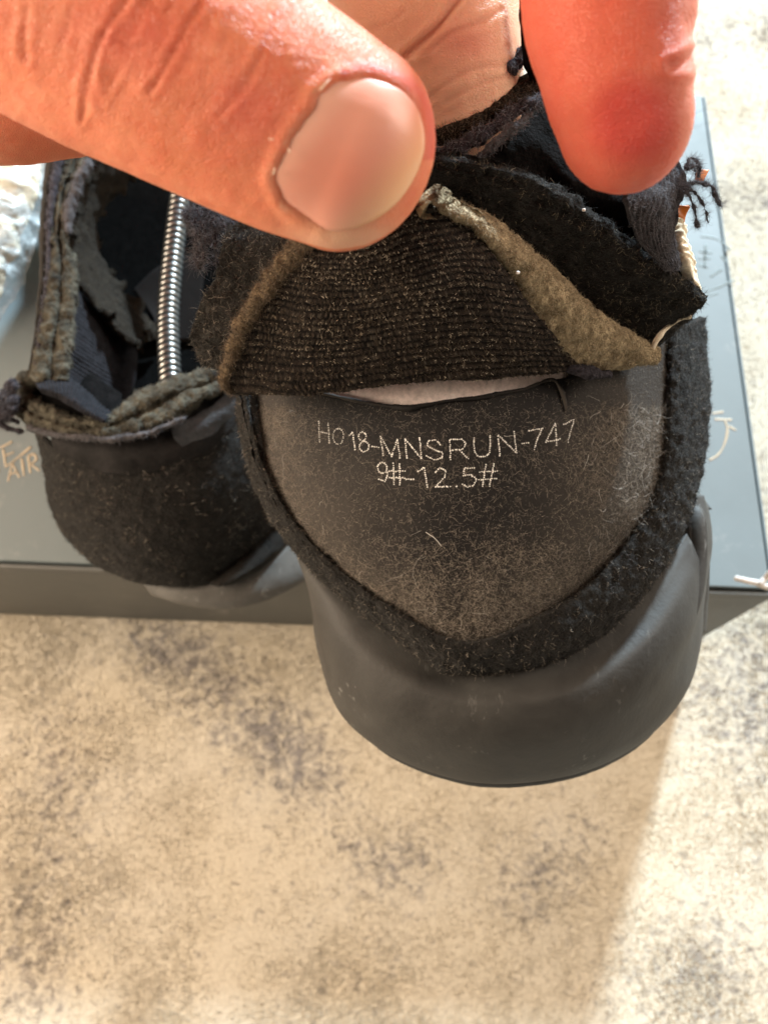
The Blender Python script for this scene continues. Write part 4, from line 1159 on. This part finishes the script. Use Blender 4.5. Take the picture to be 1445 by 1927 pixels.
crease([(1300, 108), (1286, 116), (1262, 120)], 7, .05, indexm, .3)
# fingerprint ridges on the index pad and fine skin grain on the thumb
rid = np.sin(np.hypot((X - 1180) * .9, (Yp - 60)) * .78 + 1.4 * vn(np.stack([X * .02, Yp * .02, 0 * X], -1), 3))
disp += .0034 * rid * indexm
sk = fbm(co, 5, 33, 3)
disp += .010 * sk * (D < 14)
al_ = (X - 400) * .86 + (Yp - 150) * .5
ac_ = -(X - 400) * .5 + (Yp - 150) * .86
wr = fbm(np.stack([al_ * .075, ac_ * .012, 0 * X], -1), 1.0, 44, 4)
kn = np.exp(-((X - 230) / 210)**2 - ((Yp - 80) / 160)**2)
disp += thumbm * wr * (.003 + .010 * kn)
# nail bed and folds
nail_out = [(660, 143), (705, 146), (752, 163), (782, 196), (796, 240), (796, 285), (778, 335), (744, 383), (700, 415), (655, 433), (620, 434), (585, 415), (548, 390), (522, 360), (520, 330), (540, 285), (566, 232), (597, 186), (628, 155)]
nail_c = spl(nail_out + nail_out[:1], 90)[:-1]
_c = np.array([652, 288.])
_fe = np.clip((-(nail_c - _c) @ np.array([.81, .58])) / 90, 0, 1)
nail_c = nail_c + (nail_c - _c) / np.linalg.norm(nail_c - _c, axis=1, keepdims=True) * (_fe * 7 * vn(np.concatenate([nail_c * .05, nail_c[:, :1] * 0], 1), 8))[:, None]
nd_ = polydist(nail_c, True)
ins = inside(nail_c) & thumbm
freeedge = np.clip(((X - 655) * .81 + (Yp - 290) * .58) / 110, 0, 1)     # 1 towards the free edge
fold = np.exp(-((nd_ - 13) / 11)**2) * (~ins) * thumbm
disp += .026 * fold * (1 - .85 * freeedge)
disp -= .036 * ins * np.clip(nd_ / 8, 0, 1)
crz = np.maximum(crz, .2 * np.exp(-(nd_ / 4)**2) * thumbm * (1 - .7 * freeedge))
# blood under pressed skin
red = np.clip(1.2 * np.exp(-((X - 1190) / 120)**2 - ((Yp - 230) / 125)**2), 0, 1) * indexm
red = np.maximum(red, .62 * indexm)
red = np.maximum(red, .7 * np.exp(-((nd_ - 14) / 14)**2) * (~ins) * thumbm * (Yp < 300) * (X > 640))
red = np.maximum(red, .55 * thumbm * np.exp(-((X - 470) / 90)**2 - ((Yp - 200) / 90)**2))
red = np.maximum(red, .5 * thumbm * np.exp(-((X - 260) / 130)**2 - ((Yp - 60) / 90)**2))
red = np.maximum(red, .45 * midm * np.exp(-((X - 880) / 60)**2 - ((Yp - 80) / 40)**2))
pale = np.zeros(nvh)
pale = np.maximum(pale, thumbm * .6 * np.exp(-((nd_ - 7) / 5)**2) * (~ins) * np.clip(.4 + vn(np.stack([X * .06, Yp * .06, 0 * X], -1), 12), 0, 1) * (1 - freeedge))
pale = np.maximum(pale, thumbm * .8 * np.exp(-((X - 650) / 130)**2 - ((Yp - 455) / 36)**2))
pale = np.maximum(pale, midm * .95)  # sunlight on the middle finger, put into its skin colour
pale = np.maximum(pale, indexm * .8 * np.exp(-((X - 1300) / 26)**2))  # rim light along the index finger's edge, painted pale
co2 = co + no * disp[:, None]
hm.vertices.foreach_set('co', (co2 * .01).astype(np.float32).ravel())
for nm, arr in (('flush', red), ('fold_line', crz), ('pale', pale)):
    at = hm.attributes.new(nm, 'FLOAT', 'POINT')
    at.data.foreach_set('value', arr.astype(np.float32))
hm.polygons.foreach_set('use_smooth', np.ones(len(hm.polygons), bool))

m_skin, nt, b = mat_new('skin')
tc = nd(nt, 'ShaderNodeTexCoord').outputs['Object']
def attr(nt, n_):
    a = nd(nt, 'ShaderNodeAttribute')
    a.attribute_name = n_
    return a.outputs['Fac']
mot = noise(nt, tc, 110, 5, .6)
fin = noise(nt, tc, 2600, 3, .6)
vo = nd(nt, 'ShaderNodeTexVoronoi')
vo.inputs['Scale'].default_value = 2300
vo.feature = 'DISTANCE_TO_EDGE'
nt.links.new(tc, vo.inputs['Vector'])
k = ramp(nt, mot, [(.3, (.68, .195, .092)), (.7, (.84, .295, .165))])
mot2 = noise(nt, tc, 420, 4, .65)
k = mixc(nt, math_(nt, 'MULTIPLY', ramp(nt, mot2, [(.42, (0, 0, 0)), (.66, (1, 1, 1))]), .38), k, (.70, .135, .07))
k = mixc(nt, attr(nt, 'pale'), k, (.90, .53, .36))
k = mixc(nt, math_(nt, 'MULTIPLY', attr(nt, 'flush'), .9), k, (.58, .06, .05))
k = mixc(nt, math_(nt, 'MULTIPLY', attr(nt, 'fold_line'), .6), k, (.40, .075, .03))
nt.links.new(k, b.inputs['Base Color'])
b.inputs['Roughness'].default_value = .48
b.inputs['Specular IOR Level'].default_value = .32
b.inputs['Subsurface Weight'].default_value = .35
b.inputs['Subsurface Radius'].default_value = (1.0, .32, .16)
b.inputs['Subsurface Scale'].default_value = .004
hgt = math_(nt, 'ADD', math_(nt, 'MULTIPLY', math_(nt, 'MINIMUM', vo.outputs['Distance'], .12), 3.0), math_(nt, 'MULTIPLY', fin, .5))
bump(nt, b, hgt, .55, .00035)
hm.materials.clear()
hm.materials.append(m_skin)
hand = bpy.data.objects.new('hand', hm)
COL.objects.link(hand)
hand['label'] = 'bare hand pinching the torn heel lining between thumb and finger'
hand['category'] = 'hand'
WL[hand] = np.zeros(3)

# thumb nail: a curved plate seated in its bed
hb = BVHTree.FromPolygons([Vector(x) for x in co], [list(p.vertices) for p in hm.polygons])
cen = np.array([652, 288.])
nr_, nt_ = 16, len(nail_c)
grid = []
for i in range(nr_ + 1):
    s = i / nr_
    ring = []
    for q in range(nt_):
        pxy = cen + (nail_c[q] - cen) * s
        p, nn = cast(hb, pxy[0], pxy[1])
        sn = abs(s)
        h = .022 - .034 * sn**5
        fe = np.clip(((pxy[0] - 655) * .81 + (pxy[1] - 290) * .58) / 110, 0, 1)
        h += .022 * fe * sn**2
        ring.append(np.array(p) + np.array(nn) * h)
    grid.append(ring)
grid = np.array(grid)
back = grid.copy() - gnorm(grid)[:, :, :] * 0
v = np.concatenate([grid.reshape(-1, 3)])
dirn = (CAM - v) / np.linalg.norm(CAM - v, axis=1, keepdims=True)
v2 = v - dirn * .045
N = len(v)
f = []
for i in range(nr_):
    for q in range(nt_):
        q2 = (q + 1) % nt_
        f.append([i * nt_ + q, i * nt_ + q2, (i + 1) * nt_ + q2, (i + 1) * nt_ + q])
f = np.array(f)
fr = np.array([[nr_ * nt_ + q, nr_ * nt_ + (q + 1) % nt_, N + nr_ * nt_ + (q + 1) % nt_, N + nr_ * nt_ + q] for q in range(nt_)])
ng = dict(v=np.concatenate([v, v2]), f=np.concatenate([f, f[:, ::-1] + N, fr]), nf=len(f))
m_nail, nt, b = mat_new('nail')
k0 = attr(nt, 'bed')
k = ramp(nt, k0, [(0, (.95, .42, .32)), (.45, (.92, .33, .235)), (1, (.84, .15, .10))])
k = mixc(nt, attr(nt, 'tip'), k, (.90, .45, .25))
k = mixc(nt, math_(nt, 'MULTIPLY', attr(nt, 'moon'), .8), k, (.88, .45, .34))
nt.links.new(k, b.inputs['Base Color'])
b.inputs['Roughness'].default_value = .36
b.inputs['Specular IOR Level'].default_value = .38
b.inputs['Subsurface Weight'].default_value = .3
b.inputs['Subsurface Radius'].default_value = (1, .5, .3)
b.inputs['Subsurface Scale'].default_value = .002
tc = nd(nt, 'ShaderNodeTexCoord').outputs['Object']
mp = nd(nt, 'ShaderNodeMapping')
mp.inputs['Rotation'].default_value = (0, 0, math.radians(35))
mp.inputs['Scale'].default_value = (.06, 1, 1)
nt.links.new(tc, mp.inputs['Vector'])
bump(nt, b, noise(nt, mp.outputs[0], 900, 2, .5), .12, .0003)
nail = mk('thumbnail', ng, m_nail, hand)
npx = topx(ng['v'])
def setattrf(me, nm, arr):
    at = me.attributes.new(nm, 'FLOAT', 'POINT')
    at.data.foreach_set('value', np.clip(arr, 0, 1).astype(np.float32))
al = (npx[:, 0] - 652) * .81 + (npx[:, 1] - 288) * .58
setattrf(nail.data, 'bed', .2 + .28 * np.exp(-((npx[:, 0] - 645) / 85)**2 - ((npx[:, 1] - 335) / 70)**2))
setattrf(nail.data, 'tip', np.clip((al - 45) / 75, 0, 1)**1.3)
setattrf(nail.data, 'moon', np.clip((-al - 45) / 45, 0, 1))
# dry cuticle flakes along the nail root
fl = []
for x, y, ang, L in ((600, 174, -.85, 30), (640, 131, .35, 24), (543, 276, 1.2, 12), (519, 312, 1.75, 15), (508, 258, .9, 7), (512, 262, -.4, 6)):
    p0, n0 = cast(hb, x, y)
    p1, n1 = cast(hb, x + L * .5 * math.cos(ang), y + L * .5 * math.sin(ang))
    p2, n2 = cast(hb, x + L * math.cos(ang), y + L * math.sin(ang))
    cpt = spl(np.array([p0 + n0 * .045, p1 + n1 * .075, p2 + n2 * .05]), 12)
    fl.append(sweep(cpt, .009 * np.sin(np.linspace(.25, math.pi - .2, 12)) * (.6 + .8 * rng.random(12)), 6, .5, amp=.006, freq=20))
mk('dry_cuticle', fl, m_flake if 'm_flake' in globals() else plain('skin_flake', (.86, .62, .48), .6), hand)
